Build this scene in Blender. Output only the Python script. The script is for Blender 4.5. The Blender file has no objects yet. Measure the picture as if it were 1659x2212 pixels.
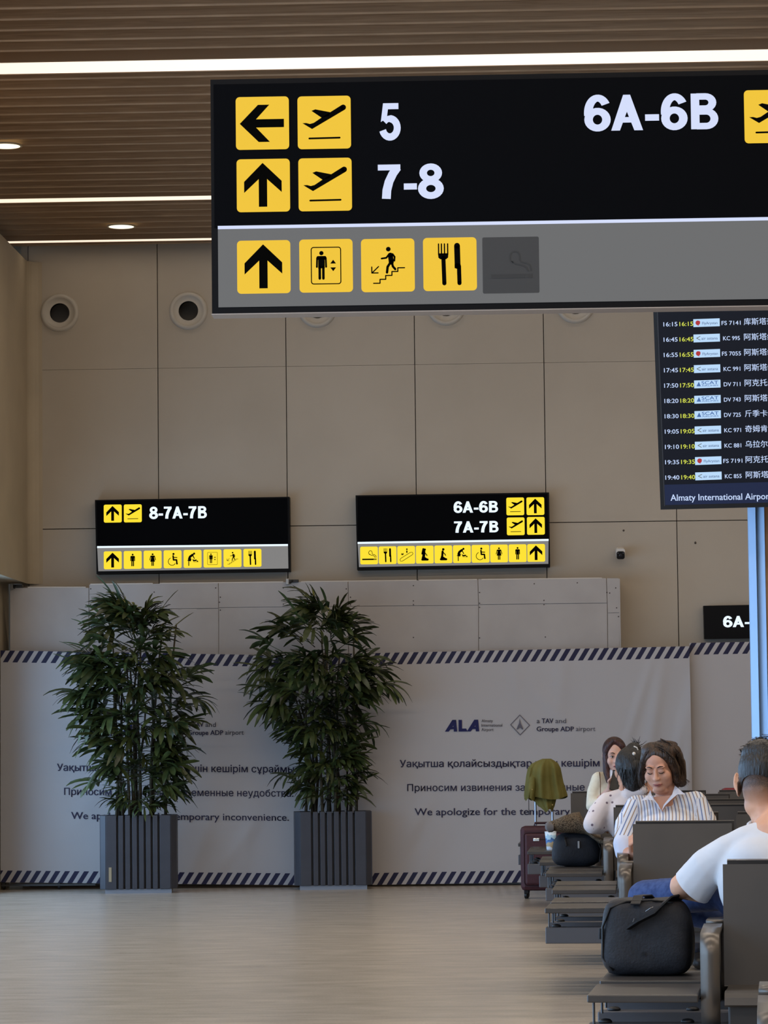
import bpy, bmesh, math, random
import numpy as np
from mathutils import Vector, Matrix, Euler
from mathutils.geometry import tessellate_polygon

random.seed(7)
SC = bpy.context.scene
COL = SC.collection
R = math.radians

# ------------------------------------------------------------------ camera
FPX, IW, IH = 7000.0, 1659.0, 2212.0
EYE = Vector((0, 0, 1.16))
YAW, PITCH, ROLL = R(1.9), math.atan(505 / FPX), R(-0.62)
CR = Matrix.Rotation(YAW, 3, 'Z') @ Matrix.Rotation(math.pi / 2 + PITCH, 3, 'X') @ Matrix.Rotation(ROLL, 3, 'Z')
cam_d = bpy.data.cameras.new('camera')
cam_d.sensor_fit = 'VERTICAL'
cam_d.sensor_height = 24.0
cam_d.lens = FPX / IH * 24.0
cam_d.clip_start, cam_d.clip_end = 0.1, 200
cam = bpy.data.objects.new('camera', cam_d)
COL.objects.link(cam)
cam.matrix_world = Matrix.Translation(EYE) @ CR.to_4x4()
SC.camera = cam
SC.view_settings.view_transform = 'Standard'
SC.view_settings.look = 'None'
SC.view_settings.gamma = 1.0
SC.view_settings.use_curve_mapping = False
SC.view_settings.exposure = 0.0

# ------------------------------------------------------------------ world and big lights
W = bpy.data.worlds.new('daylight')
SC.world = W
W.use_nodes = True
W.node_tree.nodes['Background'].inputs[0].default_value = (0.58, 0.76, 1.0, 1)
W.node_tree.nodes['Background'].inputs[1].default_value = 0.7


def area_light(name, loc, rot, sx, sy, power, color, spread=None):
    l = bpy.data.lights.new(name, 'AREA')
    l.shape = 'RECTANGLE'
    l.size, l.size_y, l.energy, l.color = sx, sy, power, color
    if spread:
        l.spread = spread
    o = bpy.data.objects.new(name, l)
    COL.objects.link(o)
    o.location = loc
    o.rotation_euler = rot
    o['kind'] = 'helper'
    return o


# daylight of one even sky filling the two glazed stretches of the left side (window_1, window_2), just outside the glass
SKY_W, SKY_C = 14.0, (0.40, 0.65, 1.0)      # watts per square metre of glazing
area_light('window_left_offscreen', (-4.5, 19.55, 1.27), (0, R(-90), 0), 2.4, 13.6, SKY_W * 2.4 * 13.6, SKY_C)
area_light('window_left_near_offscreen', (-4.5, 6.65, 2.33), (0, R(-90), 0), 4.5, 11.4, SKY_W * 4.5 * 11.4, SKY_C)


# ------------------------------------------------------------------ pixel -> place
def ray(px, py):
    return CR @ Vector(((px - IW / 2) / FPX, -(py - IH / 2) / FPX, -1.0))


def onY(px, py, Y):
    d = ray(px, py)
    return EYE + d * ((Y - EYE.y) / d.y)


def onZ(px, py, Z):
    d = ray(px, py)
    return EYE + d * ((Z - EYE.z) / d.z)


def at(px, py, depth):
    return EYE + ray(px, py) * depth


class Plane:
    """a flat face in the place: origin, right and up unit vectors; pix() gives metres on it for a pixel"""
    def __init__(s, o, ux, uy):
        s.o, s.ux, s.uy = Vector(o), Vector(ux).normalized(), Vector(uy).normalized()
        s.n = s.ux.cross(s.uy)

    def pix(s, px, py):
        d = ray(px, py)
        p = EYE + d * ((s.o - EYE).dot(s.n) / d.dot(s.n)) - s.o
        return (p.dot(s.ux), p.dot(s.uy))

    def pt(s, u, v, off=0.0):
        return s.o + s.ux * u + s.uy * v + s.n * off


def wallplane(px, py, Y):
    return Plane(onY(px, py, Y), (1, 0, 0), (0, 0, 1))


# ------------------------------------------------------------------ materials
def lin(c):
    c = c / 255.0
    return c / 12.92 if c <= 0.04045 else ((c + 0.055) / 1.055) ** 2.4


def rgb(r, g, b):
    return (lin(r), lin(g), lin(b), 1)


MATS = {}


def mat(name, col, rough=0.6, metal=0.0, spec=0.4, emit=None, es=1.0, coat=0.0):
    if name in MATS:
        return MATS[name]
    m = bpy.data.materials.new(name)
    m.use_nodes = True
    b = m.node_tree.nodes['Principled BSDF']
    b.inputs['Base Color'].default_value = rgb(*col)
    b.inputs['Roughness'].default_value = rough
    b.inputs['Metallic'].default_value = metal
    b.inputs['Specular IOR Level'].default_value = spec
    b.inputs['Coat Weight'].default_value = coat
    if emit:
        b.inputs['Emission Color'].default_value = rgb(*emit)
        b.inputs['Emission Strength'].default_value = es
    MATS[name] = m
    return m


def nodes(m):
    nt = m.node_tree
    return nt, nt.nodes, nt.links, nt.nodes['Principled BSDF']


def noisy(name, c1, c2, scale=8.0, rough=0.6, stretch=(1, 1, 1), detail=4, bump=0.0, bscale=None, spec=0.4, metal=0.0,
          lo=0.35, hi=0.65, coord='Object', rand=0.0, sheen=0.0):
    if name in MATS:
        return MATS[name]
    m = mat(name, c1, rough, metal, spec)
    nt, N, L, b = nodes(m)
    tc = N.new('ShaderNodeTexCoord')
    mp = N.new('ShaderNodeMapping')
    mp.inputs['Scale'].default_value = stretch
    L.new(tc.outputs[coord], mp.inputs['Vector'])
    nz = N.new('ShaderNodeTexNoise')
    nz.inputs['Scale'].default_value = scale
    nz.inputs['Detail'].default_value = detail
    L.new(mp.outputs[0], nz.inputs['Vector'])
    cr = N.new('ShaderNodeValToRGB')
    cr.color_ramp.elements[0].position = lo
    cr.color_ramp.elements[1].position = hi
    cr.color_ramp.elements[0].color = rgb(*c1)
    cr.color_ramp.elements[1].color = rgb(*c2)
    L.new(nz.outputs['Fac'], cr.inputs[0])
    out = cr.outputs[0]
    if rand:
        oi = N.new('ShaderNodeObjectInfo')
        hs = N.new('ShaderNodeHueSaturation')
        mr = N.new('ShaderNodeMapRange')
        mr.inputs['To Min'].default_value = 1 - rand
        mr.inputs['To Max'].default_value = 1 + rand
        L.new(oi.outputs['Random'], mr.inputs['Value'])
        L.new(mr.outputs[0], hs.inputs['Value'])
        L.new(out, hs.inputs['Color'])
        out = hs.outputs[0]
    L.new(out, b.inputs['Base Color'])
    if sheen:
        b.inputs['Sheen Weight'].default_value = sheen
    if bump:
        n2 = N.new('ShaderNodeTexNoise')
        n2.inputs['Scale'].default_value = bscale or scale * 4
        n2.inputs['Detail'].default_value = 3
        L.new(mp.outputs[0], n2.inputs['Vector'])
        bp = N.new('ShaderNodeBump')
        bp.inputs['Strength'].default_value = bump
        bp.inputs['Distance'].default_value = 0.02
        L.new(n2.outputs['Fac'], bp.inputs['Height'])
        L.new(bp.outputs[0], b.inputs['Normal'])
    return m


def glow(name, col, es=1.0):
    """a backlit face: black to other light, gives off its own colour"""
    return mat(name, (4, 4, 4), 0.5, 0, 0.2, emit=col, es=es)


# ------------------------------------------------------------------ mesh helpers
def root_mat(o):
    M = Matrix.Identity(4)
    while o is not None:
        M = o.matrix_basis @ M
        o = o.parent
    return M


def link(name, me, m=None, parent=None, smooth=False):
    o = bpy.data.objects.new(name, me)
    COL.objects.link(o)
    if m is not None and not me.materials:
        me.materials.append(m)
    if parent is not None:
        o.parent = parent
    if smooth:
        for p in me.polygons:
            p.use_smooth = True
    return o


def tag(o, label=None, cat=None, group=None, kind=None):
    if label:
        o['label'] = label
    if cat:
        o['category'] = cat
    if group:
        o['group'] = group
    if kind:
        o['kind'] = kind
    return o


def thing(name, label, cat, loc=(0, 0, 0), rz=0.0, group=None):
    o = bpy.data.objects.new(name, None)
    o.empty_display_size = 0.1
    COL.objects.link(o)
    o.location = loc
    o.rotation_euler = (0, 0, rz)
    return tag(o, label, cat, group)


def copy_tree(o, parent=None):
    c = o.copy()
    COL.objects.link(c)
    c.parent = parent
    for ch in list(o.children):
        if ch != c:
            copy_tree(ch, c)
    return c


class MB:
    def __init__(s):
        s.v, s.f, s.uv = [], [], None

    def add(s, vs, fs):
        k = len(s.v)
        s.v += [Vector(p) for p in vs]
        s.f += [[i + k for i in f] for f in fs]
        return s

    def box(s, x0, y0, z0, x1, y1, z1, ch=0.0):
        if ch <= 0:
            vs = [(x, y, z) for z in (z0, z1) for y in (y0, y1) for x in (x0, x1)]
            return s.add(vs, [(0, 2, 3, 1), (4, 5, 7, 6), (0, 1, 5, 4), (2, 6, 7, 3), (0, 4, 6, 2), (1, 3, 7, 5)])
        bm = bmesh.new()
        bmesh.ops.create_cube(bm, size=1.0)
        for v in bm.verts:
            v.co = Vector(((x0 + x1) / 2 + v.co.x * (x1 - x0), (y0 + y1) / 2 + v.co.y * (y1 - y0), (z0 + z1) / 2 + v.co.z * (z1 - z0)))
        bmesh.ops.bevel(bm, geom=list(bm.edges), offset=ch, segments=2, profile=0.5, affect='EDGES')
        return s.bm(bm)

    def bm(s, bm, M=None):
        bm.verts.index_update()
        vs = [(M @ v.co if M else v.co.copy()) for v in bm.verts]
        fs = [[v.index for v in f.verts] for f in bm.faces]
        bm.free()
        return s.add(vs, fs)

    def tube(s, pts, r, n=8, cap=True):
        pts = [Vector(p) for p in pts]
        rs = r if isinstance(r, (list, tuple)) else [r] * len(pts)
        vs, fs = [], []
        up = None
        for i, p in enumerate(pts):
            t = (pts[min(i + 1, len(pts) - 1)] - pts[max(i - 1, 0)]).normalized()
            if up is None:
                up = Vector((0, 0, 1)) if abs(t.z) < 0.9 else Vector((0, 1, 0))
            a = t.cross(up).normalized()
            b = a.cross(t).normalized()
            up = b
            for k in range(n):
                w = 2 * math.pi * k / n
                vs.append(p + (a * math.cos(w) + b * math.sin(w)) * rs[i])
        for i in range(len(pts) - 1):
            for k in range(n):
                fs.append((i * n + k, i * n + (k + 1) % n, (i + 1) * n + (k + 1) % n, (i + 1) * n + k))
        if cap:
            fs.append(tuple(range(n))[::-1])
            fs.append(tuple(range((len(pts) - 1) * n, len(pts) * n)))
        return s.add(vs, fs)

    def lathe(s, prof, n=24, M=None, cap=True):
        """prof: (r, z) list, axis z"""
        vs, fs = [], []
        for r, z in prof:
            for k in range(n):
                w = 2 * math.pi * k / n
                p = Vector((r * math.cos(w), r * math.sin(w), z))
                vs.append(M @ p if M else p)
        for i in range(len(prof) - 1):
            for k in range(n):
                fs.append((i * n + k, i * n + (k + 1) % n, (i + 1) * n + (k + 1) % n, (i + 1) * n + k))
        if cap:
            fs.append(tuple(range(n))[::-1])
            fs.append(tuple(range((len(prof) - 1) * n, len(prof) * n)))
        return s.add(vs, fs)

    def strap(s, path, w0, w1, t):
        """flat bar: path of (y, z) in the YZ plane, from x = w0 to w1, thickness t"""
        P = [Vector((0, y, z)) for y, z in path]
        vs, fs = [], []
        for i, p in enumerate(P):
            d = (P[min(i + 1, len(P) - 1)] - P[max(i - 1, 0)]).normalized()
            nn = Vector((0, -d.z, d.y)) * (t / 2)
            for x in (w0, w1):
                for sg in (1, -1):
                    q = p + nn * sg
                    vs.append((x, q.y, q.z))
        for i in range(len(P) - 1):
            a, b = i * 4, i * 4 + 4
            fs += [(a, a + 2, b + 2, b), (a + 1, b + 1, b + 3, a + 3), (a, b, b + 1, a + 1), (a + 2, a + 3, b + 3, b + 2)]
        e = (len(P) - 1) * 4
        fs += [(0, 1, 3, 2), (e, e + 2, e + 3, e + 1)]
        return s.add(vs, fs)

    def polys(s, polys, fn):
        """flat 2-D polygons placed by fn(x, y) -> point"""
        for p in polys:
            tri = tessellate_polygon([[Vector((x, y, 0)) for x, y in p]])
            area = sum(p[i - 1][0] * p[i][1] - p[i][0] * p[i - 1][1] for i in range(len(p)))
            fs = []
            for t in tri:
                a, b, c = (p[i] for i in t)
                cw = (b[0] - a[0]) * (c[1] - a[1]) - (b[1] - a[1]) * (c[0] - a[0]) < 0
                fs.append(tuple(t[::-1]) if cw else tuple(t))
            s.add([fn(x, y) for x, y in p], fs)
        return s

    def prism(s, poly, fn, t0, t1):
        """2-D polygon extruded: fn(x, y, t)"""
        n = len(poly)
        area = sum(poly[i - 1][0] * poly[i][1] - poly[i][0] * poly[i - 1][1] for i in range(n))
        if area < 0:
            poly = poly[::-1]
        vs = [fn(x, y, t0) for x, y in poly] + [fn(x, y, t1) for x, y in poly]
        return s.add(vs, [tuple(range(n))[::-1], tuple(range(n, 2 * n))] + [(i, (i + 1) % n, (i + 1) % n + n, i + n) for i in range(n)])

    def mesh(s, name, M=None):
        me = bpy.data.meshes.new(name)
        me.from_pydata([(M @ v if M else v) for v in s.v], [], s.f)
        me.update()
        return me

    def build(s, name, m, parent=None, world=False, smooth=False, fix=False):
        M = root_mat(parent).inverted() if (world and parent is not None) else None
        me = s.mesh(name, M)
        if fix:
            b = bmesh.new()
            b.from_mesh(me)
            bmesh.ops.recalc_face_normals(b, faces=b.faces)
            b.to_mesh(me)
            b.free()
        return link(name, me, m, parent, smooth)


# ------------------------------------------------------------------ 2-D drawing for signs
def circ(cx, cy, r, n=18):
    return [(cx + r * math.cos(2 * math.pi * k / n), cy + r * math.sin(2 * math.pi * k / n)) for k in range(n)]


def rrect(x0, y0, x1, y1, r, n=5):
    out = []
    for cx, cy, a in ((x1 - r, y1 - r, 0), (x0 + r, y1 - r, 90), (x0 + r, y0 + r, 180), (x1 - r, y0 + r, 270)):
        for k in range(n + 1):
            w = R(a + 90 * k / n)
            out.append((cx + r * math.cos(w), cy + r * math.sin(w)))
    return out


def stroke(pts, w, rnd=True, closed=False):
    out = []
    P = list(pts) + ([pts[0]] if closed else [])
    for (ax, ay), (bx, by) in zip(P, P[1:]):
        dx, dy = bx - ax, by - ay
        l = math.hypot(dx, dy) or 1e-9
        nx, ny = -dy / l * w / 2, dx / l * w / 2
        out.append([(ax + nx, ay + ny), (ax - nx, ay - ny), (bx - nx, by - ny), (bx + nx, by + ny)])
    js = P if rnd else P[1:-1]
    out += [circ(x, y, w / 2, 12) for x, y in js]
    return out


def band(pts, w, closed=False):
    """smooth ribbon with square ends (mitred), one quad per step"""
    n = len(pts)
    L_, R_ = [], []
    for i in range(n):
        a = pts[(i - 1) % n] if (closed or i > 0) else pts[i]
        b = pts[(i + 1) % n] if (closed or i < n - 1) else pts[i]
        dx, dy = b[0] - a[0], b[1] - a[1]
        l = math.hypot(dx, dy) or 1e-9
        ww = w[i] if isinstance(w, list) else w
        L_.append((pts[i][0] - dy / l * ww / 2, pts[i][1] + dx / l * ww / 2))
        R_.append((pts[i][0] + dy / l * ww / 2, pts[i][1] - dx / l * ww / 2))
    out = []
    for i in range(n if closed else n - 1):
        j = (i + 1) % n
        out.append([R_[i], R_[j], L_[j], L_[i]])
    return out


def arc(cx, cy, rx, ry, a0, a1, n=16):
    return [(cx + rx * math.cos(R(a0 + (a1 - a0) * k / n)), cy + ry * math.sin(R(a0 + (a1 - a0) * k / n))) for k in range(n + 1)]


def glyph(ch):
    """bold grotesque capitals and digits drawn by hand, cap height 1; returns (polygons, width)"""
    w = 0.185
    if ch == '-':
        return [[(0.03, 0.26), (0.35, 0.26), (0.35, 0.44), (0.03, 0.44)]], 0.37
    if ch == '5':
        ps = [[(0.11, 1.0), (0.54, 1.0), (0.54, 0.835), (0.235, 0.835), (0.205, 0.60), (0.03, 0.50)]]
        ps = [[(0.10, 1.0), (0.545, 1.0), (0.545, 0.835), (0.24, 0.835), (0.205, 0.585), (0.03, 0.49)]]
        ps += band(arc(0.29, 0.325, 0.215, 0.25, 138, -165, 22), [0.17] * 4 + [0.20] * 19)
        return ps, 0.60
    if ch == '7':
        ps = [[(0.02, 0.83), (0.57, 0.83), (0.57, 1.0), (0.02, 1.0)]]
        ps += band([(0.49, 0.90), (0.385, 0.73), (0.29, 0.50), (0.235, 0.25), (0.22, 0.0)], 0.215)
        return ps, 0.60
    if ch == '8':
        return band(arc(0.30, 0.735, 0.185, 0.185, 0, 360, 24)[:-1], 0.185, True) + band(arc(0.30, 0.28, 0.215, 0.205, 0, 360, 24)[:-1], 0.20, True), 0.60
    if ch == '6':
        ps = band(arc(0.31, 0.315, 0.205, 0.235, 0, 360, 26)[:-1], 0.195, True)
        ps += band(arc(0.32, 0.50, 0.22, 0.42, 35, 190, 18), 0.195)
        return ps, 0.60
    if ch == 'A':
        return [[(0.0, 0.0), (0.20, 0.0), (0.445, 0.78), (0.445, 1.0), (0.285, 1.0)], [(0.445, 1.0), (0.285, 1.0), (0.285, 0.85), (0.445, 0.85)],
                [(0.73, 0.0), (0.53, 0.0), (0.285, 0.78), (0.285, 1.0), (0.445, 1.0)], [(0.17, 0.22), (0.56, 0.22), (0.52, 0.375), (0.21, 0.375)]], 0.73
    if ch == 'B':
        ps = [[(0.07, 0.0), (0.265, 0.0), (0.265, 1.0), (0.07, 1.0)]]
        ps += band([(0.2, 0.915), (0.38, 0.915)] + arc(0.40, 0.745, 0.165, 0.17, 90, -90, 12) + [(0.2, 0.575)], 0.18)
        ps += band([(0.2, 0.495), (0.40, 0.495)] + arc(0.42, 0.29, 0.185, 0.205, 90, -90, 12) + [(0.2, 0.085)], 0.18)
        return ps, 0.70
    return [], 0.3


def word(s):
    x, out = 0.0, []
    for c in s:
        ps, w = glyph(c)
        out += [[(px + x, py) for px, py in p] for p in ps]
        x += w + 0.02
    xs = [p[0] for q in out for p in q]
    return out, min(xs), max(xs)


def bold_word(s, plane, x0, y0, x1, y1, m, parent, off=0.004):
    """hand-drawn bold word filling the pixel box (left x0, cap top y0, right x1, baseline y1) on a plane"""
    ps, a, b = word(s)
    u0, v0 = plane.pix(x0, y1)
    u1, _ = plane.pix(x1, y1)
    _, v1 = plane.pix(x0, y0)
    k = (u1 - u0) / (b - a)
    fn = lambda x, y: plane.pt(u0 + (x - a) * k, v0 + y * (v1 - v0), off)
    return MB().polys(ps, fn).build('lettering', m, parent, world=True)


def inside(p, poly):
    c = False
    for i in range(len(poly)):
        (x0, y0), (x1, y1) = poly[i - 1], poly[i]
        if (y0 > p[1]) != (y1 > p[1]) and p[0] < (x1 - x0) * (p[1] - y0) / (y1 - y0) + x0:
            c = not c
    return c


def text_mesh(s, res=3):
    """outlines of the built-in font, every contour filled on its own (overlapping strokes stay whole)"""
    c = bpy.data.curves.new('t', 'FONT')
    c.body = s
    c.resolution_u = res
    c.fill_mode = 'NONE' if hasattr(c, 'fill_mode') else c.fill_mode
    o = bpy.data.objects.new('t', c)
    COL.objects.link(o)
    dg = bpy.context.evaluated_depsgraph_get()
    me = bpy.data.meshes.new_from_object(o.evaluated_get(dg))
    co = [(q.co.x, q.co.y) for q in me.vertices]
    nb = {}
    for e in me.edges:
        i, j = e.vertices
        nb.setdefault(i, []).append(j)
        nb.setdefault(j, []).append(i)
    seen, loops = set(), []
    for i0 in range(len(co)):
        if i0 in seen or i0 not in nb:
            continue
        lp, prev, cur = [], None, i0
        while cur is not None and cur not in seen:
            seen.add(cur)
            lp.append(cur)
            nx = [q for q in nb[cur] if q != prev and q not in seen]
            # keep the direction of the contour: vertices are stored in order
            if prev is None and len(nx) > 1:
                nx.sort(key=lambda q: abs(q - cur))
            prev, cur = cur, (nx[0] if nx else None)
        if len(lp) > 2:
            l = [co[q] for q in lp]
            # soft-sign bowls overlap their own stem: start them at the stem's inner edge
            if abs(l[0][0] - l[-1][0]) < 1e-3 and len(l) > 20 and 0.05 < abs(l[0][1] - l[-1][1]) < 0.12 and any(0.010 < q[0] - l[0][0] < 0.018 for q in l):
                l[0], l[-1] = (l[0][0] + 0.0146, l[0][1]), (l[-1][0] + 0.0146, l[-1][1])
            loops.append(l)
    bpy.data.objects.remove(o)
    bpy.data.curves.remove(c)
    bpy.data.meshes.remove(me)

    def area(l):
        return 0.5 * sum(l[i - 1][0] * l[i][1] - l[i][0] * l[i - 1][1] for i in range(len(l)))
    loops.sort(key=lambda l: -abs(area(l)))
    outs = []
    for l in loops:
        hole = None
        for ol, holes in outs:
            if area(l) * area(ol) < 0 and all(inside(q, ol) for q in l[::3]):
                hole = holes
        if hole is not None:
            hole.append(l)
        else:
            outs.append((l, []))
    v, f = [], []
    for ol, holes in outs:
        k = len(v)
        v += [Vector((x, y, 0)) for l in [ol] + holes for x, y in l]
        for t in tessellate_polygon([[Vector((x, y, 0)) for x, y in l] for l in [ol] + holes]):
            a_, b_, c_ = (v[k + i] for i in t)
            cw = (b_.x - a_.x) * (c_.y - a_.y) - (b_.y - a_.y) * (c_.x - a_.x) < 0
            f.append([k + i for i in (t[::-1] if cw else t)])
    return v, f


TXT = {}


def text(s, plane, x0, ybase, x1, caph, m, parent, bold=0.0, off=0.004, name='lettering', warp=None, shear=0.0):
    """printed line of text: starts at pixel x0 on the baseline ybase, ends at pixel x1, capital height caph pixels"""
    key = (s, shear)
    if key not in TXT:
        TXT[key] = text_mesh(s)
    v, f = TXT[key]
    if not v:
        return None
    a, b = min(p.x for p in v), max(p.x for p in v)
    if isinstance(ybase, (tuple, list)):
        yb0, yb1 = ybase
    else:
        yb0 = yb1 = ybase
    u0, v0 = plane.pix(x0, yb0)
    u1, w1 = plane.pix(x1, yb1)
    _, vt = plane.pix(x0, yb0 - caph)
    kx, ky, sl = (u1 - u0) / (b - a), (vt - v0) / 0.69, (w1 - v0) / (u1 - u0)
    mb = MB()
    pts = []
    for p in v:
        du = (p.x - a) * kx
        q = (u0 + du, v0 + p.y * ky + du * sl)
        pts.append(plane.pt(q[0], q[1], off + (warp(*q) if warp else 0.0)))
    mb.add(pts, f)
    if bold:
        e = bold * ky
        for sx, sy in ((e, 0), (-e, 0), (0, e * 0.6), (0, -e * 0.6)):
            mb.add([q + plane.ux * sx + plane.uy * sy for q in pts], f)
    return mb.build(name, m, parent, world=True)


def rot90(ps):
    return [[(1 - y, x) for x, y in p] for p in ps]


def man2d(cx, y0, h, skirt=False):
    k = h
    ps = [circ(cx, y0 + 0.93 * k, 0.075 * k, 16)]
    sw = 0.17 * k
    ps.append(rrect(cx - sw, y0 + 0.70 * k, cx + sw, y0 + 0.83 * k, 0.05 * k))
    if skirt:
        ps.append([(cx - 0.09 * k, y0 + 0.8 * k), (cx + 0.09 * k, y0 + 0.8 * k), (cx + 0.19 * k, y0 + 0.34 * k), (cx - 0.19 * k, y0 + 0.34 * k)])
        ps += stroke([(cx - sw + 0.02 * k, y0 + 0.78 * k), (cx - sw - 0.06 * k, y0 + 0.48 * k)], 0.06 * k)
        ps += stroke([(cx + sw - 0.02 * k, y0 + 0.78 * k), (cx + sw + 0.06 * k, y0 + 0.48 * k)], 0.06 * k)
        ps += stroke([(cx - 0.055 * k, y0 + 0.36 * k), (cx - 0.055 * k, y0 + 0.04 * k)], 0.08 * k)
        ps += stroke([(cx + 0.055 * k, y0 + 0.36 * k), (cx + 0.055 * k, y0 + 0.04 * k)], 0.08 * k)
        return ps
    ps.append([(cx - 0.115 * k, y0 + 0.4 * k), (cx + 0.115 * k, y0 + 0.4 * k), (cx + 0.115 * k, y0 + 0.8 * k), (cx - 0.115 * k, y0 + 0.8 * k)])
    for sg in (-1, 1):
        ps += stroke([(cx + sg * 0.15 * k, y0 + 0.76 * k), (cx + sg * 0.16 * k, y0 + 0.45 * k)], 0.065 * k)
        ps += stroke([(cx + sg * 0.063 * k, y0 + 0.45 * k), (cx + sg * 0.063 * k, y0 + 0.045 * k)], 0.09 * k)
    return ps


def nrm(pts, x0, x1, y0, y1):
    return [((x - x0) / (x1 - x0), 1 - (y - y0) / (y1 - y0)) for x, y in pts]


ARROW = [[(.49, .925), (.846, .58), (.846, .367), (.572, .618), (.572, .094), (.415, .094), (.415, .618), (.14, .36), (.14, .57)]]


def pictogram(kind):
    if kind == 'up':
        return ARROW
    if kind == 'left':
        return rot90(ARROW)
    if kind == 'right':
        return [[(1 - x, y) for x, y in p][::-1] for p in rot90(ARROW)]
    if kind == 'plane':
        q = lambda pts: nrm(pts, 548, 868, 153, 472)
        return [q([(577, 316), (600, 315), (622, 321), (645, 315), (692, 284), (745, 252), (815, 209), (833, 238), (635, 352)]),
                q([(692, 284), (632, 242), (655, 233), (745, 252), (735, 275)])] + [q(circ(823, 224, 17))] + [q(p) for p in stroke([(618, 409), (800, 407)], 11)]
    if kind == 'lift':
        q = lambda pts: nrm(pts, 558, 878, 998, 1316)
        o = rrect(630, 1047, 806, 1266, 14)
        return [q(p) for p in stroke(o, 6, closed=True)] + man2d(0.415, 0.235, 0.54) \
            + [q([(743, 1145), (778, 1145), (761, 1122)]), q([(743, 1168), (778, 1168), (761, 1191)])]
    if kind == 'stairs':
        q = lambda pts: nrm(pts, 925, 1242, 993, 1312)
        S = []
        S += stroke([(998, 1260), (1036, 1260), (1036, 1237), (1070, 1237), (1070, 1214), (1107, 1214), (1107, 1191), (1142, 1191), (1142, 1169), (1182, 1169)], 7)
        S += [circ(1087, 1056, 14)]
        S += stroke([(1099, 1092), (1104, 1135)], 30)
        S += stroke([(1092, 1085), (1075, 1108), (1047, 1112)], 11)
        S += stroke([(1112, 1086), (1124, 1103), (1122, 1126)], 11)
        S += stroke([(1098, 1138), (1082, 1162), (1078, 1196)], 15)
        S += stroke([(1108, 1138), (1113, 1160), (1127, 1177)], 14)
        S += stroke([(1028, 1160), (990, 1197)], 7) + stroke([(988, 1162), (988, 1198), (1025, 1198)], 7)
        return [q(p) for p in S]
    if kind == 'food':
        q = lambda pts: nrm(pts, 1287, 1606, 988, 1306)
        S = []
        for x in (1380, 1397, 1415, 1434):
            S += stroke([(x, 1026), (x, 1090)], 8)
        S += [[(1376, 1082), (1438, 1082), (1436, 1108), (1424, 1118), (1390, 1118), (1378, 1108)]]
        S += stroke([(1408, 1110), (1412, 1262)], 25)
        S += stroke([(1490, 1038), (1492, 1160)], 35) + [[(1474, 1150), (1510, 1150), (1512, 1180), (1474, 1172)]]
        S += stroke([(1500, 1160), (1502, 1262)], 25)
        return [q(p) for p in S]
    if kind == 'man':
        return man2d(0.5, 0.14, 0.70)
    if kind == 'woman':
        return man2d(0.5, 0.14, 0.70, True)
    if kind == 'wheelchair':
        S = [circ(.55, .79, .06)]
        S += stroke([(.53, .68), (.55, .46), (.72, .46), (.74, .24)], .085)
        S += stroke([(.55, .60), (.74, .59)], .05)
        S += band(arc(.47, .37, .21, .21, 110, 330, 20), .035) + stroke([(.74, .24), (.78, .24)], .04)
        return S
    if kind == 'baby':
        S = [circ(.59, .79, .06)]
        S += stroke([(.50, .72), (.36, .62), (.31, .50)], .13) + [[(.36, .56), (.20, .40), (.40, .36), (.44, .5)]]
        S += stroke([(.29, .40), (.29, .13)], .05) + stroke([(.52, .68), (.60, .52)], .05)
        S += stroke([(.56, .40), (.70, .42)], .08) + [circ(.77, .36, .04)] + stroke([(.56, .40), (.52, .46)], .05) + stroke([(.55, .335), (.82, .335)], .02)
        return S
    if kind == 'smoke':
        S = [[(.11, .24), (.78, .24), (.78, .32), (.11, .32)], [(.80, .24), (.86, .24), (.86, .32), (.80, .32)], [(.88, .24), (.92, .24), (.92, .32), (.88, .32)]]
        S += band(arc(.58, .65, .10, .12, 250, -20, 12) + [(.70, .56), (.82, .53), (.88, .48), (.90, .38)], .03)
        S += band([(.52, .58), (.60, .52), (.74, .49), (.81, .44), (.84, .37)], .03)
        return S
    if kind == 'escalator':
        S = stroke([(.17, .20), (.80, .60)], .0) + []
        o = [(.15, .25), (.20, .31), (.74, .64), (.84, .65), (.89, .57), (.84, .50), (.28, .15), (.17, .15)]
        S = band(o, .028, True) + [circ(.54, .82, .045)]
        S += stroke([(.54, .72), (.54, .64)], .07)
        S += [[(.20, .50), (.36, .62), (.34, .50)], [(.22, .56), (.30, .46), (.26, .62)]]
        return S
    if kind in ('pray_woman', 'pray_man'):
        S = [circ(.50, .78, .07)]
        S += stroke([(.46, .66), (.44, .42), (.40, .28)], .16 if kind == 'pray_woman' else .12)
        S += stroke([(.48, .62), (.60, .50), (.62, .44)], .05)
        S += stroke([(.36, .22), (.66, .22)], .12) + stroke([(.44, .34), (.62, .22)], .12)
        if kind == 'pray_woman':
            S += stroke([(.42, .82), (.36, .55)], .10)
        return S
    return []


def tile(kind, plane, px, py, size, parent, m, mk, off=0.0, r=0.075):
    """yellow icon tile centred on a pixel, side in metres"""
    u, v = plane.pix(px, py)
    h = size / 2
    t = MB().prism(rrect(u - h, v - h, u + h, v + h, size * r), lambda x, y, t: plane.pt(x, y, t), off, off + 0.003).build('icon_tile', m, parent, world=True)
    ps = pictogram(kind)
    if ps:
        MB().polys(ps, lambda x, y: plane.pt(u - h + x * size, v - h + y * size, off + 0.0045)).build('pictogram', mk, t, world=True)
    return t


def quad_px(plane, pts, off=0.0):
    return [plane.pt(*plane.pix(*p), off) for p in pts]


def sheet(plane, pts, t0, t1, name, m, parent):
    """thin board on a plane with the given pixel corners"""
    uv = [plane.pix(*p) for p in pts]
    return MB().prism(uv, lambda x, y, t: plane.pt(x, y, t), t0, t1).build(name, m, parent, world=True)

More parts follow.
